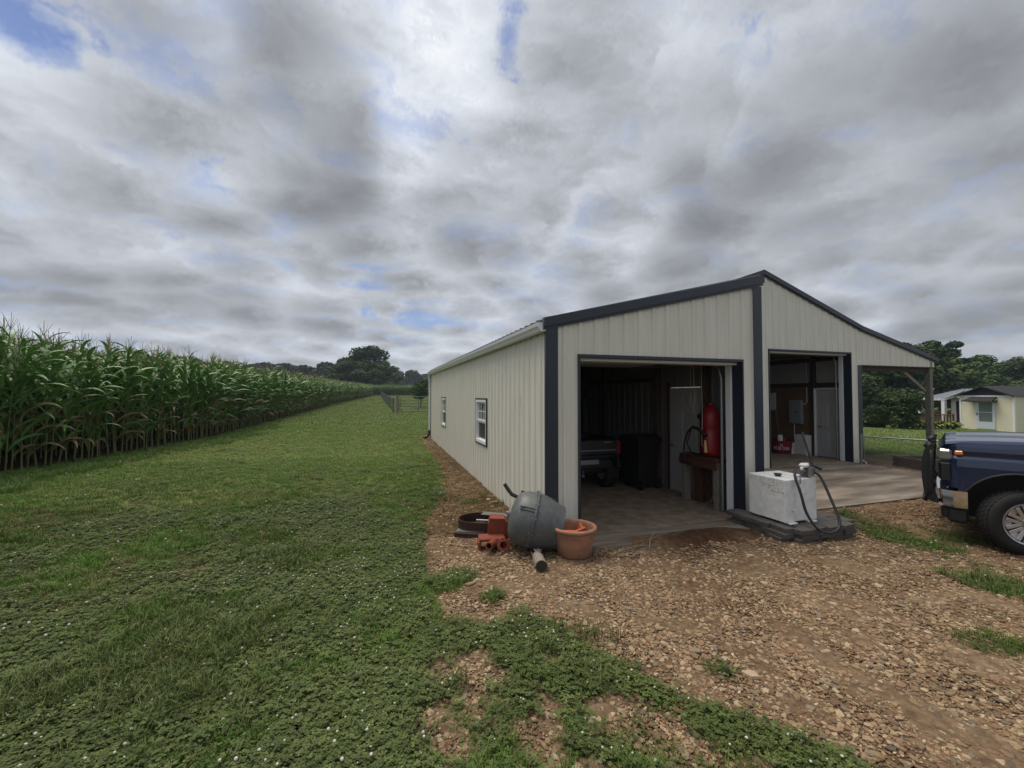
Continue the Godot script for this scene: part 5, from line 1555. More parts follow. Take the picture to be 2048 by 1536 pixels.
# ---------------------------------------------------------------- neighbours: house, gate, fence
func siding(mb: MB, a: Vector3, b: Vector3, y0: float, y1: float, y1b: float, out: Vector3) -> void:
	# lapped boards 0.11 m high from a to b
	var y = y0
	while y < maxf(y1, y1b) - 0.01:
		var ya = minf(y + 0.115, y1)
		var yb = minf(y + 0.115, y1b)
		if ya > y or yb > y:
			var o = out * 0.032
			mb.quad(a + Vector3(0, y, 0) + o, b + Vector3(0, y, 0) + o, b + Vector3(0, maxf(yb, y), 0), a + Vector3(0, maxf(ya, y), 0))
			mb.quad(a + Vector3(0, y, 0), b + Vector3(0, y, 0), b + Vector3(0, y, 0) + o, a + Vector3(0, y, 0) + o)
		y += 0.115

func sash_window(parent: Node, xf: Transform3D, w: float, h: float) -> void:
	var f = one(M.white_vinyl, "window", parent, func(mb):
		mb.bevel(Vector3(-w / 2 - 0.07, -0.07, 0.0), Vector3(-w / 2, h + 0.07, 0.05), 0.006)
		mb.bevel(Vector3(w / 2, -0.07, 0.0), Vector3(w / 2 + 0.07, h + 0.07, 0.05), 0.006)
		mb.bevel(Vector3(-w / 2, -0.07, 0.0), Vector3(w / 2, 0.0, 0.05), 0.006)
		mb.bevel(Vector3(-w / 2, h, 0.0), Vector3(w / 2, h + 0.07, 0.05), 0.006)
		mb.bevel(Vector3(-w / 2, h / 2 - 0.025, 0.0), Vector3(w / 2, h / 2 + 0.025, 0.04), 0.006), xf)
	one(M.dark_pane, "pane", f, func(mb): mb.quad(Vector3(-w / 2, 0, 0.02), Vector3(w / 2, 0, 0.02), Vector3(w / 2, h / 2 - 0.02, 0.02), Vector3(-w / 2, h / 2 - 0.02, 0.02)), xf)
	one(M.dark_pane, "pane", f, func(mb): mb.quad(Vector3(-w / 2, h / 2 + 0.02, 0.02), Vector3(w / 2, h / 2 + 0.02, 0.02), Vector3(w / 2, h, 0.02), Vector3(-w / 2, h, 0.02)), xf)

func make_house() -> void:
	var base = Vector3(38.09, -0.62, -11.15)
	var h = thing("house", "cream sided house with black gable, door awning and metal porch roof", "house", base, deg_to_rad(-108.2))
	var W = 2.42
	one(M.siding_cream, "front_wall", h, func(mb): siding(mb, Vector3(-3.3, 0, 0), Vector3(0, 0, 0), 0.05, W, W, Vector3.BACK))
	one(M.siding_cream, "side_wall", h, func(mb): siding(mb, Vector3(0, 0, 0), Vector3(0, 0, -7), 0.05, W, W, Vector3.RIGHT))
	one(M.siding_cream, "side_wall", h, func(mb): siding(mb, Vector3(-3.3, 0, -7), Vector3(-3.3, 0, 0), 0.05, W, W, Vector3.LEFT))
	one(M.siding_cream, "foundation", h, func(mb): mb.box(Vector3(-3.28, -0.5, -6.98), Vector3(-0.02, 2.4, -0.02)))
	for x in [-3.3, 0.0]:
		boxed(M.white_vinyl, "corner_board", h, Vector3(x - 0.06, 0.0, -0.05), Vector3(x + 0.06, W + 0.05, 0.045), 0.006)
	boxed(M.white_vinyl, "frieze_board", h, Vector3(-3.24, W - 0.06, 0.0), Vector3(-0.06, W + 0.05, 0.04), 0.005)
	var roof = one(M.shingle_dark, "roof", h, func(mb):
		for s in [[-3.55, -1.68], [0.25, -1.68]]:
			var e = Vector3(s[0], W + 0.02, 0.25)
			var r = Vector3(s[1], W + 0.72, 0.25)
			var b = Vector3(0, 0, -7.4)
			mb.quad(e, r, r + b, e + b)
			var d = Vector3(0, -0.09, 0)
			mb.quad(e + d, r + d, r, e)
			mb.quad(e + d + b, r + d + b, r + b, e + b))
	one(M.shingle_dark, "gable_cladding", roof, func(mb): mb.prism(PackedVector2Array([Vector2(-3.4, W + 0.052), Vector2(0.1, W + 0.052), Vector2(-1.68, W + 0.66)]), 0.01, 0.035))
	var dd = one(M.storm_door, "storm_door", h, func(mb):
		mb.bevel(Vector3(-2.22, 0.12, 0.02), Vector3(-2.06, 2.06, 0.07), 0.006)
		mb.bevel(Vector3(-1.22, 0.12, 0.02), Vector3(-1.06, 2.06, 0.07), 0.006)
		mb.bevel(Vector3(-2.06, 0.12, 0.02), Vector3(-1.22, 0.62, 0.07), 0.006)
		mb.bevel(Vector3(-2.06, 1.98, 0.02), Vector3(-1.22, 2.06, 0.07), 0.006)
		mb.bevel(Vector3(-2.06, 1.26, 0.02), Vector3(-1.22, 1.31, 0.06), 0.006))
	for y in [[0.62, 1.26], [1.31, 1.98]]:
		one(M.pale_pane, "pane", dd, func(mb): mb.quad(Vector3(-2.06, y[0], 0.04), Vector3(-1.22, y[0], 0.04), Vector3(-1.22, y[1], 0.04), Vector3(-2.06, y[1], 0.04)))
	boxed(M.dark_metal, "handle", dd, Vector3(-2.18, 1.05, 0.072), Vector3(-2.12, 1.22, 0.11), 0.01)
	var aw = one(M.shingle_dark, "door_awning", h, func(mb):
		mb.quad(Vector3(-2.70, 2.10, 0.62), Vector3(-0.78, 2.10, 0.62), Vector3(-0.95, 2.38, 0.05), Vector3(-2.52, 2.38, 0.05))
		mb.quad(Vector3(-2.70, 2.04, 0.62), Vector3(-0.78, 2.04, 0.62), Vector3(-0.78, 2.10, 0.62), Vector3(-2.70, 2.10, 0.62))
		mb.tri(Vector3(-2.70, 2.05, 0.62), Vector3(-2.52, 2.38, 0.05), Vector3(-2.56, 2.0, 0.05))
		mb.tri(Vector3(-0.78, 2.05, 0.62), Vector3(-0.92, 2.0, 0.05), Vector3(-0.95, 2.38, 0.05)))
	for x in [-2.66, -0.82]:
		one(M.white_vinyl, "bracket", aw, func(mb): mb.bar(Vector3(x, 2.05, 0.6), Vector3(x + (0.12 if x < -2 else -0.12), 2.2, 0.04), 0.03, 0.05))
	one(M.grey_metal, "wall_lamp", h, func(mb):
		mb.xf = Transform3D(Basis(Vector3.RIGHT, 1.2), Vector3(-2.72, 2.28, 0.12))
		mb.lathe([Vector2(0.02, -0.1), Vector2(0.04, -0.06), Vector2(0.09, 0.06), Vector2(0.0, 0.05)], 14))
	sash_window(h, Transform3D(Basis(Vector3.UP, PI / 2), Vector3(0.0, 1.05, -0.9)), 0.55, 0.85)
	# main body behind with a grey roof, its gable to the yard
	one(M.siding_cream, "main_wall", h, func(mb): siding(mb, Vector3(-1.2, 0, -4.5), Vector3(8, 0, -4.5), 0.05, 2.6, 2.6, Vector3.BACK))
	one(M.siding_white, "main_gable", h, func(mb): mb.prism(PackedVector2Array([Vector2(-1.2, 2.6), Vector2(8, 2.6), Vector2(3.4, 3.75)]), -4.6, -4.5))
	one(M.roof_grey, "main_roof", h, func(mb):
		for s in [[-1.8, 3.4], [8.6, 3.4]]:
			var e = Vector3(s[0], 2.52, -4.2)
			var r = Vector3(s[1], 3.86, -4.2)
			mb.quad(e, r, r + Vector3(0, 0, -9), e + Vector3(0, 0, -9))
			mb.quad(e - Vector3(0, 0.2, 0), r - Vector3(0, 0.2, 0), r, e))
	one(M.white_plastic, "vent_pipe", h, func(mb): mb.tube([Vector3(0.6, 2.9, -5.0), Vector3(0.6, 3.55, -5.0), Vector3(0.55, 3.66, -5.0), Vector3(0.45, 3.68, -5.0), Vector3(0.37, 3.62, -5.0), Vector3(0.36, 3.52, -5.0)], 0.05, 10))
	# porch to the left, its metal roof sloping to the front
	one(M.siding_white, "porch_wall", h, func(mb): siding(mb, Vector3(-4.788, 0, -0.9), Vector3(-3.300, 0, -0.9), 0.3, 2.12, 2.55, Vector3.BACK))
	one(M.siding_white, "porch_back_wall", h, func(mb): siding(mb, Vector3(-6.958, 0, -3.6), Vector3(-3.300, 0, -3.6), 0.3, 2.8, 2.8, Vector3.BACK))
	boxed(M.siding_white, "porch_inner_wall", h, Vector3(-4.838, 0.3, -3.6), Vector3(-4.788, 2.3, -0.88), 0.006)
	var pd = boxed(M.dark_pane, "porch_door", h, Vector3(-4.447, 0.4, -0.88), Vector3(-4.013, 2.05, -0.85), 0.006)
	boxed(M.white_vinyl, "door_frame", pd, Vector3(-4.007, 0.4, -0.88), Vector3(-3.957, 2.1, -0.83), 0.006)
	sash_window(h, Transform3D(Basis(), Vector3(-3.598, 0.75, -0.88)), 0.38, 1.25)
	var n = 11
	var pr = boxed(M.white_vinyl, "porch_fascia", h, Vector3(-6.772, 2.08, -0.28), Vector3(-4.726, 2.22, -0.22), 0.006)
	one(M.white_vinyl, "fascia_return", pr, func(mb): mb.bar(Vector3(-4.726, 2.15, -0.25), Vector3(-3.300, 2.72, -0.6), 0.05, 0.14))
	for k in n:
		one(M.porch_metal, "porch_roof_sheet", h, func(mb):
			var xa = -6.83 + 3.47 * k / n
			var xb = -6.83 + 3.47 * (k + 1) / n
			var top = 2.98
			var za = -0.2
			mb.quad(Vector3(xa, 2.2 + maxf(0.0, (xa + 4.73) * 0.39), za), Vector3(xb, 2.2 + maxf(0.0, (xb + 4.73) * 0.39), za), Vector3(xb, top, -3.7), Vector3(xa + (0.9 if k == 0 else 0.0), top, -3.7))
			mb.bar(Vector3(xb, 2.23 + maxf(0.0, (xb + 4.73) * 0.39), za), Vector3(xb, top + 0.03, -3.7), 0.03, 0.05))
	for x in [-6.68, -4.82]:
		boxed(M.white_vinyl, "porch_post", h, Vector3(x - 0.16, 0.3, -0.45), Vector3(x + 0.1, 2.08, -0.25), 0.01)
	boxed(M.deck_stain, "deck", h, Vector3(-6.834, 0.2, -3.5), Vector3(-3.362, 0.32, 0.4), 0.01)
	boxed(M.deck_stain, "deck_skirt", h, Vector3(-6.834, -0.4, 0.30), Vector3(-4.974, 0.95, 0.36), 0.01)
	var rl = boxed(M.deck_stain, "deck_rail", h, Vector3(-6.834, 0.96, 0.26), Vector3(-3.486, 1.03, 0.42), 0.01)
	for k in 7:
		boxed(M.deck_stain, "baluster", rl, Vector3(-4.94 + 0.235 * k, -0.2, 0.30), Vector3(-4.94 + 0.235 * k + (0.13 if k < 2 else 0.06), 0.955, 0.36), 0.006)
	boxed(M.deck_stain, "rail_post", rl, Vector3(-3.560, -0.3, 0.28), Vector3(-3.486, 1.10, 0.40), 0.006)

func make_gate() -> void:
	var y = ground_height(-0.45, -31.3)
	var gp = thing("gate_post", "thick weathered timber post holding the tube gate", "post", Vector3(-0.45, y, -31.3))
	one(M.old_wood, "shaft", gp, func(mb): mb.tube([Vector3(0, -0.4, 0), Vector3(0, 1.55, 0)], 0.125, 14))
	one(M.worn_steel, "band", gp, func(mb): mb.tube([Vector3(0, 1.28, 0), Vector3(0, 1.34, 0)], 0.13, 14))
	var g = thing("tube_gate", "long dark metal tube gate with six rails closing the paddock", "gate", Vector3(-0.25, y + 0.12, -31.25))
	var L = 4.6
	one(M.gate_green, "frame", g, func(mb): mb.tube([Vector3(0.25, 1.25, 0), Vector3(0.08, 1.22, 0), Vector3(0, 1.12, 0), Vector3(0, 0.13, 0), Vector3(0.08, 0.03, 0), Vector3(0.25, 0.0, 0), Vector3(L - 0.2, 0.0, 0), Vector3(L, 0.13, 0), Vector3(L, 1.12, 0), Vector3(L - 0.2, 1.25, 0), Vector3(0.25, 1.25, 0)], 0.028, 8))
	for yy in [0.22, 0.45, 0.70, 0.97]:
		one(M.gate_green, "rail", g, func(mb): mb.tube([Vector3(0, yy, 0), Vector3(L, yy, 0)], 0.024, 8))
	for x in [1.52, 3.05]:
		one(M.gate_green, "stay", g, func(mb): mb.tube([Vector3(x, 0, 0.01), Vector3(x, 1.25, 0.01)], 0.028, 8))
	var f = thing("paddock_fence", "dark wire fence with closely set posts running down the lane", "fence", Vector3(-0.75, 0, -31.0))
	var n = 32
	for k in n:
		var z = -0.6 - 2.3 * k
		var gy = ground_height(-0.75, -31.0 + z)
		var x = -0.012 * k
		one(M.fence_paint, "post", f, func(mb): mb.tube([Vector3(x, gy - 0.2, z), Vector3(x, gy + 1.28, z)], 0.03 if k % 4 else 0.055, 8))
	for yy in [0.55, 1.22]:
		one(M.fence_paint, "rail", f, func(mb):
			var p = []
			for k in n:
				var z = -0.6 - 2.3 * k
				p.append(Vector3(-0.012 * k, ground_height(-0.75, -31.0 + z) + yy, z))
			mb.tube(p, 0.03 if yy > 1.2 else 0.014, 6))
	var tm = thing("retaining_timbers", "low dark landscape timbers on the lawn beside the round shrub", "timber edging", Vector3(29.9, ground_height(30, -14.5) - 0.02, -14.6), deg_to_rad(-15))
	for q in [[-2.2, 0.0, 0.0], [-2.2, 0.0, 0.2], [-2.2, 0.0, 0.4], [-0.5, -0.2, 0.0], [-0.5, -0.2, 0.2]]:
		boxed(M.dark_wood, "timber", tm, Vector3(q[0], q[2], q[1] - 0.12), Vector3(q[0] + 1.65, q[2] + 0.19, q[1] + 0.12), 0.02)

# ---------------------------------------------------------------- growing things
func crown(sd: int, blobs: Array, count: int, leaf: float, c0: Color, c1: Color) -> Mesh:
	var r = RandomNumberGenerator.new()
	r.seed = sd
	var mb = MB.new()
	mb.tinted = true
	var share = []
	var total = 0.0
	for b in blobs:
		total += pow(b[1].x * b[1].y * b[1].z, 0.6667)
		share.append(total)
	for i in count:
		var pick = r.randf() * total
		var k = 0
		while share[k] < pick:
			k += 1
		var b = blobs[k]
		var d = Vector3(r.randfn(), r.randfn(), r.randfn()).normalized()
		var p: Vector3 = b[0] + d * b[1] * (0.45 + 0.6 * sqrt(r.randf()))
		var nn = (d + Vector3(r.randfn(), r.randfn() + 0.5, r.randfn()) * 0.55).normalized()
		var s = leaf * r.randf_range(0.55, 1.45)
		var a = nn.cross(Vector3(r.randfn(), r.randfn(), r.randfn())).normalized() * s
		var e = nn.cross(a.normalized()) * s * 0.6
		mb.col = c0.lerp(c1, clampf(0.5 + 0.3 * r.randfn(), 0.0, 1.0))
		mb.tri(p - a, p - e, p + a * 0.9 - nn * s * 0.25)
		mb.tri(p - a, p + a * 0.9 - nn * s * 0.25, p + e)
	return mb.mesh()

func trunk(sd: int, h: float, radius: float, limbs: Array) -> Mesh:
	var r = RandomNumberGenerator.new()
	r.seed = sd
	var mb = MB.new()
	mb.tube([Vector3(0, -0.3, 0), Vector3(0, 0.1 * h, 0), Vector3(r.randf_range(-0.03, 0.03) * h, 0.5 * h, 0), Vector3(r.randf_range(-0.04, 0.04) * h, 0.95 * h, 0)], [radius * 1.35, radius, radius * 0.7, radius * 0.15], 9)
	for l in limbs:
		var b: Vector3 = l[0]
		var s = Vector3(0, b.y * 0.55, 0)
		mb.tube([s, s.lerp(b, 0.5) + Vector3(0, 0.06 * h, 0), b], [radius * 0.5, radius * 0.32, radius * 0.08], 6)
	return mb.mesh()

var kinds := {}
func tree_kind(called: String, sd: int, h: float, blobs: Array, count: int, leaf: float, c0: Color, c1: Color, radius: float) -> void:
	kinds[called] = {crown = crown(sd, blobs, count, leaf, c0, c1), trunk = trunk(sd + 1, h * 0.8, radius, blobs), h = h}

func tree(kind: String, called: String, label: String, at: Vector3, height: float, wide := 1.0, turn := 0.0, group := "") -> void:
	at.y = ground_height(at.x, at.z)
	var t = thing(called, label, "shrub" if called.ends_with("shrub") else "tree", at, turn, group)
	var k = kinds[kind]
	var s = height / k.h
	for q in ["trunk", "crown"]:
		var o = part(q, k[q], M.tree_bark if q == "trunk" else M.crown_leaf, t)
		o.scale = Vector3(s * wide, s, s * wide)

func make_trees() -> void:
	var V = func(x, y, z): return Vector3(x, y, z)
	var dark0 = Color(0.030, 0.052, 0.022)
	var dark1 = Color(0.066, 0.098, 0.036)
	var mid0 = Color(0.046, 0.080, 0.030)
	var mid1 = Color(0.100, 0.145, 0.048)
	var oak = []
	var r = RandomNumberGenerator.new()
	r.seed = 3
	for k in 20:
		var a = r.randf() * TAU
		var y = r.randf_range(0.22, 0.92)
		var q = 4.6 * sqrt(maxf(0.05, 1.0 - pow((y - 0.42) / 0.58, 2.0))) * r.randf_range(0.35, 0.85)
		var s = r.randf_range(1.1, 2.1)
		oak.append([Vector3(cos(a) * q, y * 10.0, sin(a) * q), Vector3(s, s * 0.75, s)])
	oak.append([Vector3(0, 5.4, 0), Vector3(2.9, 2.8, 2.9)])
	oak.append([Vector3(0.4, 2.6, 0), Vector3(3.6, 1.9, 3.6)])
	tree_kind("oak", 5, 10.5, oak, 9000, 0.26, dark0, dark1, 0.3)
	var round_ = []
	for k in 24:
		var a = r.randf() * TAU
		var y = r.randf_range(0.15, 0.88)
		var q = 4.4 * sqrt(maxf(0.05, 1.0 - pow((y - 0.35) / 0.62, 2.0))) * r.randf_range(0.5, 0.9)
		var s = r.randf_range(0.9, 1.7)
		round_.append([Vector3(cos(a) * q, y * 9.0, sin(a) * q), Vector3(s * 1.1, s * 0.7, s * 1.1)])
	round_.append([Vector3(0, 3.4, 0), Vector3(2.6, 2.2, 2.6)])
	tree_kind("round", 15, 9.5, round_, 9000, 0.24, mid0, mid1, 0.28)
	var feather = []
	for k in 26:
		var y = 0.25 + 0.72 * k / 26.0
		var a = k * 2.4
		var q = (1.0 - y) * 3.0 + r.randf_range(0.3, 1.1)
		feather.append([Vector3(cos(a) * q, y * 10.0, sin(a) * q), Vector3(1.25 - 0.5 * y, 0.42, 1.25 - 0.5 * y)])
	feather.append([Vector3(0, 5.0, 0), Vector3(0.9, 3.2, 0.9)])
	tree_kind("feather", 25, 10.2, feather, 8000, 0.22, Color(0.026, 0.052, 0.024), Color(0.055, 0.095, 0.036), 0.24)
	var bush = []
	for k in 16:
		var a = r.randf() * TAU
		var y = r.randf_range(0.12, 0.85)
		var q = r.randf_range(0.2, 1.1) * (1.1 - 0.5 * y)
		bush.append([Vector3(cos(a) * q, y * 2.6, sin(a) * q), Vector3(0.55, 0.42, 0.55) * r.randf_range(0.7, 1.2)])
	bush.append([Vector3(0, 1.1, 0), Vector3(0.9, 1.0, 0.9)])
	tree_kind("bush", 35, 2.7, bush, 6500, 0.075, Color(0.024, 0.046, 0.018), Color(0.062, 0.09, 0.034), 0.05)
	var sapling = []
	for k in 9:
		var a = r.randf() * TAU
		sapling.append([Vector3(cos(a) * 0.35, 1.4 + 1.5 * k / 9.0, sin(a) * 0.35), Vector3(0.5, 0.4, 0.5) * (1.25 - 0.07 * k)])
	tree_kind("sapling", 45, 3.3, sapling, 2600, 0.075, Color(0.032, 0.060, 0.024), Color(0.07, 0.11, 0.04), 0.05)

	tree("oak", "oak_tree", "tallest dark tree of the clump beyond the end of the corn", spot(-45.0, 0, 130), 15.2, 1.15)
	tree("oak", "oak_tree", "dark rounded tree just left of the tallest one in the clump", spot(-52.0, 0, 132), 11.5, 1.2, 1.2)
	tree("round", "round_tree", "broad tree leaning out on the right flank of the clump", spot(-39.0, 0, 129), 11.5, 1.1, 2.0)
	tree("round", "round_tree", "low tree at the left foot of the clump behind the corn", spot(-57.0, 0, 134), 7.6, 1.3, 0.6)
	tree("oak", "oak_tree", "dark low tree filling the middle of the clump", spot(-47.0, 0, 126), 10.0, 1.7, 2.6)
	tree("round", "round_tree", "lone tree whose crown shows above the near corn tassels", spot(-79.0, 0, 90), 10.2, 1.0, 0.4)
	tree("sapling", "young_tree", "small round young tree standing alone in the paddock behind the gate", Vector3(2.42, 0, -40.9), 3.4, 1.15)
	# right-hand trees behind the house and the carport
	tree("feather", "feathery_tree", "tall feathery tree rising beside the carport roof edge", spot(61.6, 0, 60), 10.6, 1.15)
	tree("round", "dome_tree", "wide dome-shaped tree behind the house roof", spot(79.5, 0, 70), 10.0, 1.25, 0.9)
	tree("round", "round_tree", "bushy lighter tree in front of the dome-shaped one", spot(63.5, 0, 57), 6.6, 1.2, 1.9)
	tree("oak", "oak_tree", "dark tree at the right frame edge behind the house", spot(78.0, 0, 63), 8.2, 1.2, 2.2)
	tree("round", "round_tree", "light green tree behind the white vent pipe", spot(69.0, 0, 55), 5.6, 1.3, 2.9)
	tree("feather", "feathery_tree", "dark tree seen under the carport, left of the brace", spot(42.5, 0, 48), 9.0, 1.5, 0.5)
	tree("oak", "oak_tree", "dark tree seen under the carport, behind the brace", spot(49.5, 0, 52), 9.0, 1.3, 1.5)
	tree("round", "round_tree", "dark bushy tree right behind the carport post", spot(54.0, 0, 54), 8.0, 1.3, 2.5)
	tree("oak", "oak_tree", "tree half hidden by the garage wall, left under the carport", spot(36.5, 0, 46), 8.4, 1.4, 0.2)
	tree("bush", "rounded_shrub", "large rounded shrub with pale flower tips on the lawn", spot(26.1, 0, 28), 2.75, 1.15, 0.4)
	tree("bush", "spreading_shrub", "lower spreading shrub at the left side of the rounded shrub", spot(24.6, 0, 28.2), 1.7, 1.0, 2.0)
	tree("bush", "bed_shrub", "small dark shrub in the mulch bed behind the gate", Vector3(3.6, 0, -38.5), 0.9, 1.5, 1.0)

	# the wood on the skyline
	var far = crown(55, oak, 1500, 0.8, Color(0.022, 0.036, 0.018), Color(0.045, 0.062, 0.026))
	var places = []
	r.seed = 77
	for k in 420:
		var a = deg_to_rad(r.randf_range(-62.0, 88.0))
		var d = r.randf_range(225.0, 300.0)
		if rad_to_deg(a) > 30.0:
			d = r.randf_range(105.0, 150.0)
		if rad_to_deg(a) > -6.0 and rad_to_deg(a) < 30.0:
			d = r.randf_range(285.0, 330.0)
		var p = Vector3(-2.1 + sin(a) * d, 0, 5.0 - cos(a) * d)
		p.y = ground_height(p.x, p.z) - 1.0
		var s = r.randf_range(0.95, 1.5) * (0.72 if rad_to_deg(a) > 30.0 else 1.0)
		places.append(Transform3D(Basis(Vector3.UP, r.randf() * TAU).scaled(Vector3(s * 1.15, s, s * 1.15)), p))
	var wood = copies("woodland", far, M.crown_leaf, places, [], self)
	tag(wood, "dark wood along the far skyline", "woodland")

	# hostas along the deck
	var hosta = []
	for v in 2:
		var mb = MB.new()
		mb.tinted = true
		for k in 26:
			var a = r.randf() * TAU
			var l = r.randf_range(0.28, 0.48)
			var up = r.randf_range(0.15, 0.5)
			var dir = Vector3(cos(a), 0, sin(a))
			var side = Vector3(-sin(a), 0, cos(a))
			mb.col = Color(0.17, 0.21, 0.035) if k % 3 else Color(0.07, 0.11, 0.03)
			mb.blade([Vector3.ZERO, dir * l * 0.45 + Vector3(0, up * 0.9, 0), dir * l * 0.8 + Vector3(0, up, 0), dir * l * 1.15 + Vector3(0, up * 0.7, 0)], [0.01, 0.09, 0.11, 0.01], side, 0.25)
		hosta.append(mb.mesh())
	for k in 10:
		var p = spot(26.6 + 0.42 * k, 0, 28.6 + 0.02 * k)
		p.y = ground_height(p.x, p.z)
		var h = thing("hosta", "yellow-green hosta in the row in front of the deck", "plant", p, r.randf() * TAU, "hostas along the deck")
		var o = part("leaves", hosta[k % 2], M.crown_leaf, h)
		o.scale = Vector3.ONE * r.randf_range(1.0, 1.3)

func make_corn() -> void:
	var variants = []
	for v in 5:
		var r = RandomNumberGenerator.new()
		r.seed = 100 + v
		var stalk = MB.new()
		stalk.tinted = true
		stalk.col = Color(0.135, 0.165, 0.055)
		var H = r.randf_range(2.35, 2.6)
		stalk.tube([Vector3(0, -0.05, 0), Vector3(0.01, 0.7, 0.0), Vector3(r.randf_range(-0.04, 0.04), 1.5, 0), Vector3(r.randf_range(-0.06, 0.06), H, r.randf_range(-0.04, 0.04))], [0.016, 0.0145, 0.011, 0.006], 6)
		var top: Vector3 = Vector3(0, H, 0)
		var leaves = []
		var n = 15
		for k in n:
			var mb = MB.new()
			mb.tinted = true
			var t = k / float(n - 1)
			var y = lerpf(0.22, H - 0.12, pow(t, 0.9))
			var a = (PI if k % 2 else 0.0) + r.randf_range(-0.55, 0.55)
			var l = lerpf(0.70, 1.0, sin(PI * clampf(t + 0.12, 0.0, 1.0))) * r.randf_range(0.85, 1.1)
			var w = lerpf(0.040, 0.056, sin(PI * clampf(t + 0.1, 0.0, 1.0)))
			if t > 0.85:
				l *= 0.75
			var a0 = deg_to_rad(r.randf_range(14, 28))
			var a1 = deg_to_rad(r.randf_range(105, 165) - 45.0 * t)
			var dir = Vector3(cos(a), 0, sin(a))
			var side = Vector3(-sin(a), 0, cos(a))
			var pts = [Vector3(0, y, 0)]
			var widths = [w * 0.45]
			for i in range(1, 9):
				var u = i / 8.0
				var ang = lerpf(a0, a1, pow(u, 1.35))
				pts.append(pts[-1] + (dir * sin(ang) + Vector3.UP * cos(ang)) * l / 8.0)
				widths.append(w * [0.75, 0.95, 1.0, 0.97, 0.86, 0.66, 0.4, 0.06][i - 1])
			mb.col = Color(0.072, 0.170, 0.042).lerp(Color(0.125, 0.230, 0.058), r.randf())
			if t < 0.06 or (t < 0.3 and r.randf() < 0.25):
				mb.col = Color(0.20, 0.17, 0.075)
			mb.blade(pts, widths, side.rotated(dir, r.randf_range(-0.5, 0.5)), 0.35)
			leaves.append(mb)
		var tassel = MB.new()
		tassel.tinted = true
		tassel.col = Color(0.27, 0.245, 0.12)
		tassel.tube([top - Vector3(0, 0.1, 0), top + Vector3(0, 0.38, 0)], [0.006, 0.004], 4)
		for k in 5:
			var a = r.randf() * TAU
			var sp = r.randf_range(0.06, 0.13)
			var b = top + Vector3(0, 0.02 + 0.015 * k, 0)
			tassel.tube([b, b + Vector3(cos(a) * sp * 0.6, 0.12, sin(a) * sp * 0.6), b + Vector3(cos(a) * sp * 1.3, 0.2 + r.randf() * 0.06, sin(a) * sp * 1.3)], [0.005, 0.005, 0.002], 4)
		var foliage = MB.new()
		foliage.tinted = true
		for l in leaves:
			var o = foliage.v.size()
			foliage.v.append_array(l.v)
			foliage.n.append_array(l.n)
			foliage.c.append_array(l.c)
			for i in l.ix:
				foliage.ix.append(i + o)
		var whole = MB.new()
		whole.tinted = true
		for l in [stalk, foliage, tassel]:
			var o = whole.v.size()
			whole.v.append_array(l.v)
			whole.n.append_array(l.n)
			whole.c.append_array(l.c)
			for i in l.ix:
				whole.ix.append(i + o)
		var lm = []
		for l in leaves:
			lm.append(l.mesh())
		variants.append({stalk = stalk.mesh(), leaves = lm, foliage = foliage.mesh(), tassel = tassel.mesh(), whole = whole.mesh()})
	var r2 = RandomNumberGenerator.new()
	r2.seed = 900
	var all = []
	for row in 14:
		var z = -1.5
		while z > -110.5:
			z -= 0.165 * r2.randf_range(0.75, 1.3)
			if row > 9 and z < -45.0:
				break
			var x = corn_x(z) - 0.15 - 0.76 * row + r2.randf_range(-0.05, 0.05)
			all.append([Vector3(x, ground_height(x, z) - 0.01, z), row])
	for row in 7:
		var x = -4.0
		while x < 26.0:
			x += 0.165 * r2.randf_range(0.75, 1.3)
			all.append([Vector3(x, ground_height(x, -112.0 - 0.76 * row), -112.0 - 0.76 * row), 20 + row])
	# the three hundred nearest plants of the front rows stand as plants of their own
	var eye = Vector3(-2.1, 1.9, 5.0)
	var front = all.filter(func(p): return p[1] < 3 and p[0].z < -4.6)
	front.sort_custom(func(p, q): return p[0].distance_to(eye) + p[1] * 5.0 < q[0].distance_to(eye) + q[1] * 5.0)
	var single = {}
	for i in mini(300, front.size()):
		single[front[i][0]] = true
		var p: Vector3 = front[i][0]
		var v = variants[r2.randi() % 5]
		var t = thing("corn_plant", "tall green corn plant with tan tassel in the nearest field rows", "corn", p, r2.randf() * TAU, "corn plants in the nearest rows")
		t.scale = Vector3.ONE * r2.randf_range(0.86, 1.12)
		t.rotation.x = r2.randfn() * 0.045
		t.rotation.z = r2.randfn() * 0.045
		part("stalk", v.stalk, M.corn_leaf, t)
		if i < 48:
			for l in v.leaves:
				part("leaf", l, M.corn_leaf, t)
		else:
			part("foliage", v.foliage, M.corn_leaf, t)
		part("tassel", v.tassel, M.corn_leaf, t)
	var places = [[], [], [], [], []]
	var tints = [[], [], [], [], []]
	for p in all:
		if single.has(p[0]):
			continue
		var k = r2.randi() % 5
		places[k].append(Transform3D((Basis(Vector3.RIGHT, r2.randfn() * 0.04) * Basis(Vector3.BACK, r2.randfn() * 0.04) * Basis(Vector3.UP, r2.randf() * TAU)).scaled(Vector3.ONE * r2.randf_range(0.86, 1.12)), p[0]))
		var s = r2.randf_range(0.8, 1.25)
		tints[k].append(Color(s * r2.randf_range(0.95, 1.15), s, s * 0.95))
	var field = Node3D.new()
	field.name = "corn_field"
	add_child(field)
	tag(field, "dense green rows of tasselled corn behind the front plants", "corn field")
	field.set_meta("kind", "stuff")
	for k in 5:
		copies("corn_rows", variants[k].whole, M.corn_leaf, places[k], tints[k], field)

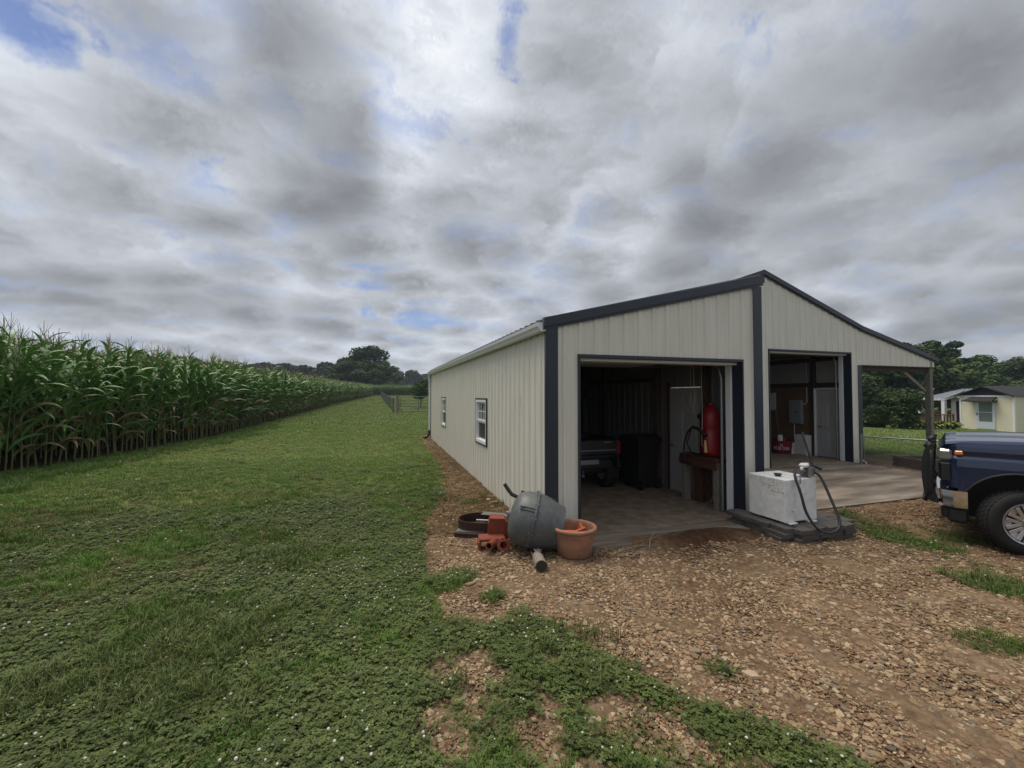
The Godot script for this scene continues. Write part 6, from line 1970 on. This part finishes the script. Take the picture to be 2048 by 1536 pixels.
func blade_tuft(sd: int, count: int, tall: float, spread: float, width: float) -> Mesh:
	var r = RandomNumberGenerator.new()
	r.seed = sd
	var mb = MB.new()
	mb.tinted = true
	for k in count:
		var a = r.randf() * TAU
		var b = Vector3(r.randfn() * spread, 0, r.randfn() * spread)
		var h = tall * r.randf_range(0.5, 1.15)
		var lean = Vector3(cos(a), 0, sin(a)) * h * r.randf_range(0.2, 0.9)
		var s = Vector3(-sin(a), 0, cos(a)) * width * r.randf_range(0.7, 1.3)
		var m = b + lean * 0.35 + Vector3(0, h * 0.62, 0)
		var t = b + lean + Vector3(0, h * r.randf_range(0.75, 1.0), 0)
		var q = r.randf_range(0.75, 1.2)
		mb.col = Color(q, q, q)
		mb.quad(b - s, b + s, m + s * 0.8, m - s * 0.8)
		mb.tri(m - s * 0.8, m + s * 0.8, t)
	return mb.mesh()

func clover_patch(sd: int) -> Mesh:
	var r = RandomNumberGenerator.new()
	r.seed = sd
	var mb = MB.new()
	mb.tinted = true
	for k in 13:
		var c = Vector3(r.randfn() * 0.038, r.randf_range(0.015, 0.05), r.randfn() * 0.038)
		var a = r.randf() * TAU
		var l = r.randf_range(0.009, 0.015)
		var q = r.randf_range(0.7, 1.25)
		mb.col = Color(q, q, q)
		for j in 3:
			var d = Vector3(cos(a + TAU * j / 3.0), r.randf_range(-0.15, 0.35), sin(a + TAU * j / 3.0))
			var s = Vector3(-sin(a + TAU * j / 3.0), 0, cos(a + TAU * j / 3.0)) * l * 0.55
			mb.quad(c, c + d * l * 0.6 + s, c + d * l * 1.15, c + d * l * 0.6 - s)
	return mb.mesh()

func make_ground_cover(ground: Node) -> void:
	var lawn = []
	var long_ = []
	var clov = []
	for k in 3:
		lawn.append(blade_tuft(200 + k, 16, 0.055, 0.028, 0.0016))
		long_.append(blade_tuft(210 + k, 26, 0.15, 0.035, 0.0021))
		clov.append(clover_patch(220 + k))
	var far_tuft = blade_tuft(230, 26, 0.10, 0.09, 0.006)
	var fl = MB.new()
	fl.lathe([Vector2(0.002, 0.0), Vector2(0.0085, 0.004), Vector2(0.010, 0.010), Vector2(0.007, 0.016), Vector2(0.0, 0.018)], 6, false)
	var sets = {lawn = [[], [], []], long = [[], [], []], clover = [[], [], []]}
	var cols = {lawn = [[], [], []], long = [[], [], []], clover = [[], [], []]}
	var far_p = []
	var far_c = []
	var flowers = []
	var clump = [[], [], [], []]
	var clump_c = [[], [], [], []]
	var loose = [[], [], []]
	var loose_c = [[], [], []]
	var r = RandomNumberGenerator.new()
	r.seed = 321
	var kindn = FastNoiseLite.new()
	kindn.seed = 31
	kindn.frequency = 0.55
	kindn.fractal_octaves = 4
	var rings = [[0.1, 3.0, 1050.0], [3.0, 5.0, 800.0], [5.0, 8.0, 520.0], [8.0, 13.0, 260.0], [13.0, 24.0, 85.0], [24.0, 48.0, 26.0], [48.0, 115.0, 4.2]]
	var pale = [Color(0.40, 0.285, 0.175), Color(0.26, 0.170, 0.102), Color(0.30, 0.190, 0.120), Color(0.28, 0.225, 0.165), Color(0.50, 0.39, 0.26), Color(0.36, 0.265, 0.17)]
	for ring in rings:
		var wedge = deg_to_rad(220.0 if ring[1] < 9.0 else 150.0)
		var start = deg_to_rad(-105.0 if ring[1] < 9.0 else -60.0)
		var n = int(wedge / 2.0 * (ring[1] * ring[1] - ring[0] * ring[0]) * ring[2])
		for i in n:
			var d = sqrt(lerpf(ring[0] * ring[0], ring[1] * ring[1], r.randf()))
			var a = start + wedge * r.randf()
			var x = -2.09 + sin(a) * d
			var z = 4.965 - cos(a) * d
			if under_roof(x, z) or x < corn_x(z) + 0.2 or z < -110.0:
				continue
			if x > 3.45 and x < 10.2 and z < 0.04 and z > -3.0:
				continue
			if x > 0.3 and x < 3.4 and z < 0.42 and z > -0.2:
				continue
			var h = ground_height(x, z)
			var p = Vector3(x, h, z)
			var spin = Basis(Vector3.UP, r.randf() * TAU)
			var b = bare(x, z) if d < 18.0 else yard(x, z)
			if b > r.randf_range(0.22, 0.78):
				# stones
				if d > 18.0:
					continue
				if x < 0.0 and z < -0.6 and r.randf() < 0.55:
					# the dead grass of the strip along the wall
					var kk = r.randi() % 3
					sets.lawn[kk].append(Transform3D(spin.scaled(Vector3(1.2, 0.8, 1.2)), p))
					var w = r.randf_range(0.7, 1.2)
					cols.lawn[kk].append(Color(0.19, 0.125, 0.055) * w)
					continue
				if z < 0.95 and z > 0.4 and x > 1.0 and x < 2.9 and r.randf() < 0.85 - 0.9 * (z - 0.4):
					continue
				if r.randf() < [0.17, 0.21, 0.27, 0.4, 0.4][mini(4, int(d / 3.0))]:
					var kk = r.randi() % 4
					var s = r.randf_range(0.8, 1.35)
					clump[kk].append(Transform3D(spin.scaled(Vector3(s, s, s)), p))
					var w = r.randf_range(0.75, 1.2)
					clump_c[kk].append(Color(w, w * 0.98, w * 0.95))
				elif r.randf() < 0.07:
					var kk = r.randi() % 3
					var s = r.randf_range(0.03, 0.08) * r.randf_range(0.5, 1.0)
					loose[kk].append(Transform3D((spin * Basis(Vector3.RIGHT, r.randfn() * 0.25)).scaled(Vector3(s, s * r.randf_range(0.6, 1.0), s)), p + Vector3(0, s * 0.12, 0)))
					loose_c[kk].append((Color(0.17, 0.155, 0.13) if x < 0.0 and z < -1.2 else pale[r.randi() % 6]) * r.randf_range(0.8, 1.15))
				continue
			var kn = kindn.get_noise_2d(x, z) + 0.25 * ragged.get_noise_2d(x * 0.5, z * 0.5)
			var dry = clampf(patchy.get_noise_2d(x * 1.7 + 40.0, z * 1.7) * 1.2 + 0.15, 0.0, 1.0)
			var gcol = Color(0.090, 0.175, 0.028).lerp(Color(0.140, 0.175, 0.042), dry * r.randf_range(0.4, 1.2)) * r.randf_range(0.8, 1.2)
			var lane = smoothstep(-2.0, -9.0, z)  # mown lane grass; extra brightness with distance is painted into its colour
			gcol *= 1.0 + 0.20 * sin(x * 2.3 + 1.5 * patchy.get_noise_2d(x * 0.4, z * 0.3))
			gcol = gcol.lerp(Color(0.165, 0.260, 0.058) * r.randf_range(0.65, 1.35), lane * 0.9)
			if r.randf() < 0.11:
				gcol = Color(0.25, 0.205, 0.105) * r.randf_range(0.7, 1.1)
			if d > 24.0:
				var s = r.randf_range(0.9, 1.5) * (1.0 if d < 48.0 else 1.8)
				far_p.append(Transform3D(spin.scaled(Vector3(s, s * 0.55, s)), p))
				far_c.append(Color(0.165, 0.235, 0.062).lerp(Color(0.220, 0.250, 0.085), dry) * r.randf_range(0.8, 1.2))  # far tufts painted lighter to carry the brighter look of the distance
				if kn > 0.05 and r.randf() < 0.05:
					flowers.append(Transform3D(spin.scaled(Vector3.ONE * 1.6), p + Vector3(0, 0.05, 0)))
				continue
			var kk = r.randi() % 3
			if x < corn_x(z) + 1.3 + 0.8 * kn and r.randf() < 0.75:
				# the taller fringe that the mower leaves along the corn
				var s = r.randf_range(0.6, 1.1)
				sets.long[kk].append(Transform3D(spin.scaled(Vector3(s, s * 0.9, s)), p))
				cols.long[kk].append(Color(0.095, 0.185, 0.036).lerp(Color(0.14, 0.21, 0.05), r.randf()))
				continue
			var near_yard = smoothstep(6.0, 1.0, absf(x + 2.2)) * smoothstep(-6.0, 2.0, z)
			var cl = kn + 0.42 * near_yard - 0.36 + r.randf_range(-0.5, 0.5) - 0.45 * smoothstep(6.0, 11.0, d)
			var grow = 1.0 + maxf(0.0, d - 6.0) * 0.06
			if cl > 0.0:
				var s = r.randf_range(0.8, 1.3) * grow
				sets.clover[kk].append(Transform3D(spin.scaled(Vector3(s, s * r.randf_range(0.7, 1.2), s)), p))
				cols.clover[kk].append(Color(0.054, 0.082, 0.020).lerp(Color(0.096, 0.120, 0.036), r.randf()) * r.randf_range(0.7, 1.3))
				if r.randf() < 0.07 + 0.16 * clampf(ragged.get_noise_2d(x * 0.4, z * 0.4 + 30.0), 0.0, 1.0):
					flowers.append(Transform3D(spin.scaled(Vector3(1.0, r.randf_range(0.6, 1.1), r.randf_range(0.7, 1.2)) * r.randf_range(0.4, 0.95)), p + Vector3(0, r.randf_range(0.04, 0.06), 0)))
			elif kn < -0.25 and d < 14.0 and r.randf() < 0.12:
				var s = r.randf_range(0.5, 0.95)
				sets.long[kk].append(Transform3D(spin.scaled(Vector3(s, s, s)), p))
				cols.long[kk].append(gcol * 1.1)
			else:
				var s = r.randf_range(0.85, 1.3) * grow
				sets.lawn[kk].append(Transform3D(spin.scaled(Vector3(s, s * lerpf(0.85, 0.55, lane), s)), p))
				cols.lawn[kk].append(gcol)
				if r.randf() < 0.004:
					flowers.append(Transform3D(spin.scaled(Vector3.ONE * grow), p + Vector3(0, 0.05, 0)))
	# a few long tufts where the mower has missed
	for s in [[-3.55, 1.38, 70], [-3.1, -0.4, 40], [-3.0, 1.2, 60], [-4.1, 1.7, 60], [-3.3, 1.9, 60], [-0.9, 2.2, 26], [-0.55, -2.1, 14], [3.9, 2.5, 30]]:
		for k in s[2]:
			var x: float = s[0] + r.randfn() * 0.28
			var z: float = s[1] + r.randfn() * 0.2
			var kk = r.randi() % 3
			sets.long[kk].append(Transform3D(Basis(Vector3.UP, r.randf() * TAU).scaled(Vector3.ONE * r.randf_range(0.7, 1.2)), Vector3(x, ground_height(x, z), z)))
			cols.long[kk].append(Color(0.085, 0.135, 0.035).lerp(Color(0.16, 0.16, 0.06), r.randf() * 0.7))
	var grass = Node3D.new()
	grass.name = "grass"
	add_child(grass)
	tag(grass, "short and tufted green grass of the lane and lawns", "grass")
	grass.set_meta("kind", "stuff")
	var clover = Node3D.new()
	clover.name = "clover"
	add_child(clover)
	tag(clover, "dark green clover with white flower heads among the grass", "clover")
	clover.set_meta("kind", "stuff")
	for k in 3:
		copies("short_blades", lawn[k], M.blades, sets.lawn[k], cols.lawn[k], grass)
		copies("long_blades", long_[k], M.blades, sets.long[k], cols.long[k], grass)
		copies("clover_leaves", clov[k], M.clover_leaf, sets.clover[k], cols.clover[k], clover)
	copies("far_blades", far_tuft, M.blades, far_p, far_c, grass)
	copies("flower_heads", fl.mesh(), M.flower_white, flowers, [], clover)
	# gravel: fine chips in clusters, then single stones
	var gravel = Node3D.new()
	gravel.name = "gravel"
	add_child(gravel)
	tag(gravel, "tan and brown broken stone chips covering the yard", "gravel")
	gravel.set_meta("kind", "stuff")
	var stones = []
	for k in 3:
		var mb = pebble(300 + k, [0.24, 0.34, 0.2][k])
		stones.append(mb.mesh())
	for k in 4:
		var mb = MB.new()
		mb.tinted = true
		var rr = RandomNumberGenerator.new()
		rr.seed = 400 + k
		for i in 30:
			var src = pebble(500 + k * 40 + i, rr.randf_range(0.14, 0.4))
			var s = rr.randf_range(0.010, 0.027) * (1.8 if i < 5 else 0.9)
			var t = Transform3D((Basis(Vector3.UP, rr.randf() * TAU) * Basis(Vector3.RIGHT, rr.randfn() * 0.3)).scaled(Vector3(s * rr.randf_range(0.9, 1.5), s, s)), Vector3(rr.randfn() * 0.07, s * 0.1, rr.randfn() * 0.07))
			var c: Color = pale[rr.randi() % 6] * rr.randf_range(0.7, 1.15)
			for j in src.v.size():
				mb.v.append(t * src.v[j])
				mb.n.append((t.basis * src.n[j]).normalized())
				mb.c.append(c)
			var o = mb.v.size() - src.v.size()
			for j in src.ix:
				mb.ix.append(j + o)
		copies("stone_chips", mb.mesh(), M.gravel_stone, clump[k], clump_c[k], gravel)
	for k in 3:
		for i in stones.size():
			pass
		copies("loose_stones", stones[k], M.gravel_stone, loose[k], loose_c[k], gravel)
	# the larger stones one by one
	var shades = []
	for c in pale:
		shades.append(mat("stone_shade", c.r, c.g, c.b, 0.9, 0.0, {tex = M.gravel_stone.albedo_texture, scale = Vector3(7, 7, 7), spec = 0.25}))
	var marked = [[0.13, 2.43, 0.12], [0.14, 2.52, 0.11], [0.02, 2.6, 0.12], [0.2, 2.68, 0.1], [0.29, 2.76, 0.13], [-1.11, 0.91, 0.12], [-1.38, 0.74, 0.09], [-1.2, 0.86, 0.13], [-1.56, 2.36, 0.09], [-1.62, 2.38, 0.11], [-1.5, 2.42, 0.08], [0.08, 2.1, 0.12], [2.26, 2.04, 0.12], [-0.15, -2.0, 0.22], [-0.2, -2.25, 0.16], [-0.12, -2.45, 0.14], [-0.25, -1.8, 0.13], [2.9, 1.5, 0.13], [3.4, 1.6, 0.15]]
	var made = 0
	while made < 300:
		var q
		if made < marked.size():
			q = marked[made]
		else:
			var d = 1.6 + 5.5 * sqrt(r.randf())
			var a = deg_to_rad(r.randf_range(-20.0, 72.0))
			q = [-2.09 + sin(a) * d, 4.965 - cos(a) * d, 0.05 + 0.06 * pow(r.randf(), 2.0)]
			if bare(q[0], q[1]) < 0.6 or under_roof(q[0], q[1]) or (q[0] > 0.2 and q[1] < 0.5):
				continue
		var o = part("stone", stones[made % 3], shades[r.randi() % 6], ground)
		o.position = Vector3(q[0], ground_height(q[0], q[1]) + q[2] * 0.10, q[1])
		o.rotation = Vector3(r.randfn() * 0.12, r.randf() * TAU, r.randfn() * 0.12)
		o.scale = Vector3(q[2], q[2] * r.randf_range(0.5, 0.9), q[2] * r.randf_range(0.7, 1.0))
		made += 1

func _ready() -> void:
	set_light()
	rng.seed = 11
	make_materials()
	var ground = make_ground()
	make_garage()
	make_house()
	make_gate()
	make_trees()
	make_corn()
	make_truck()
	make_yard_things()
	make_ground_cover(ground)
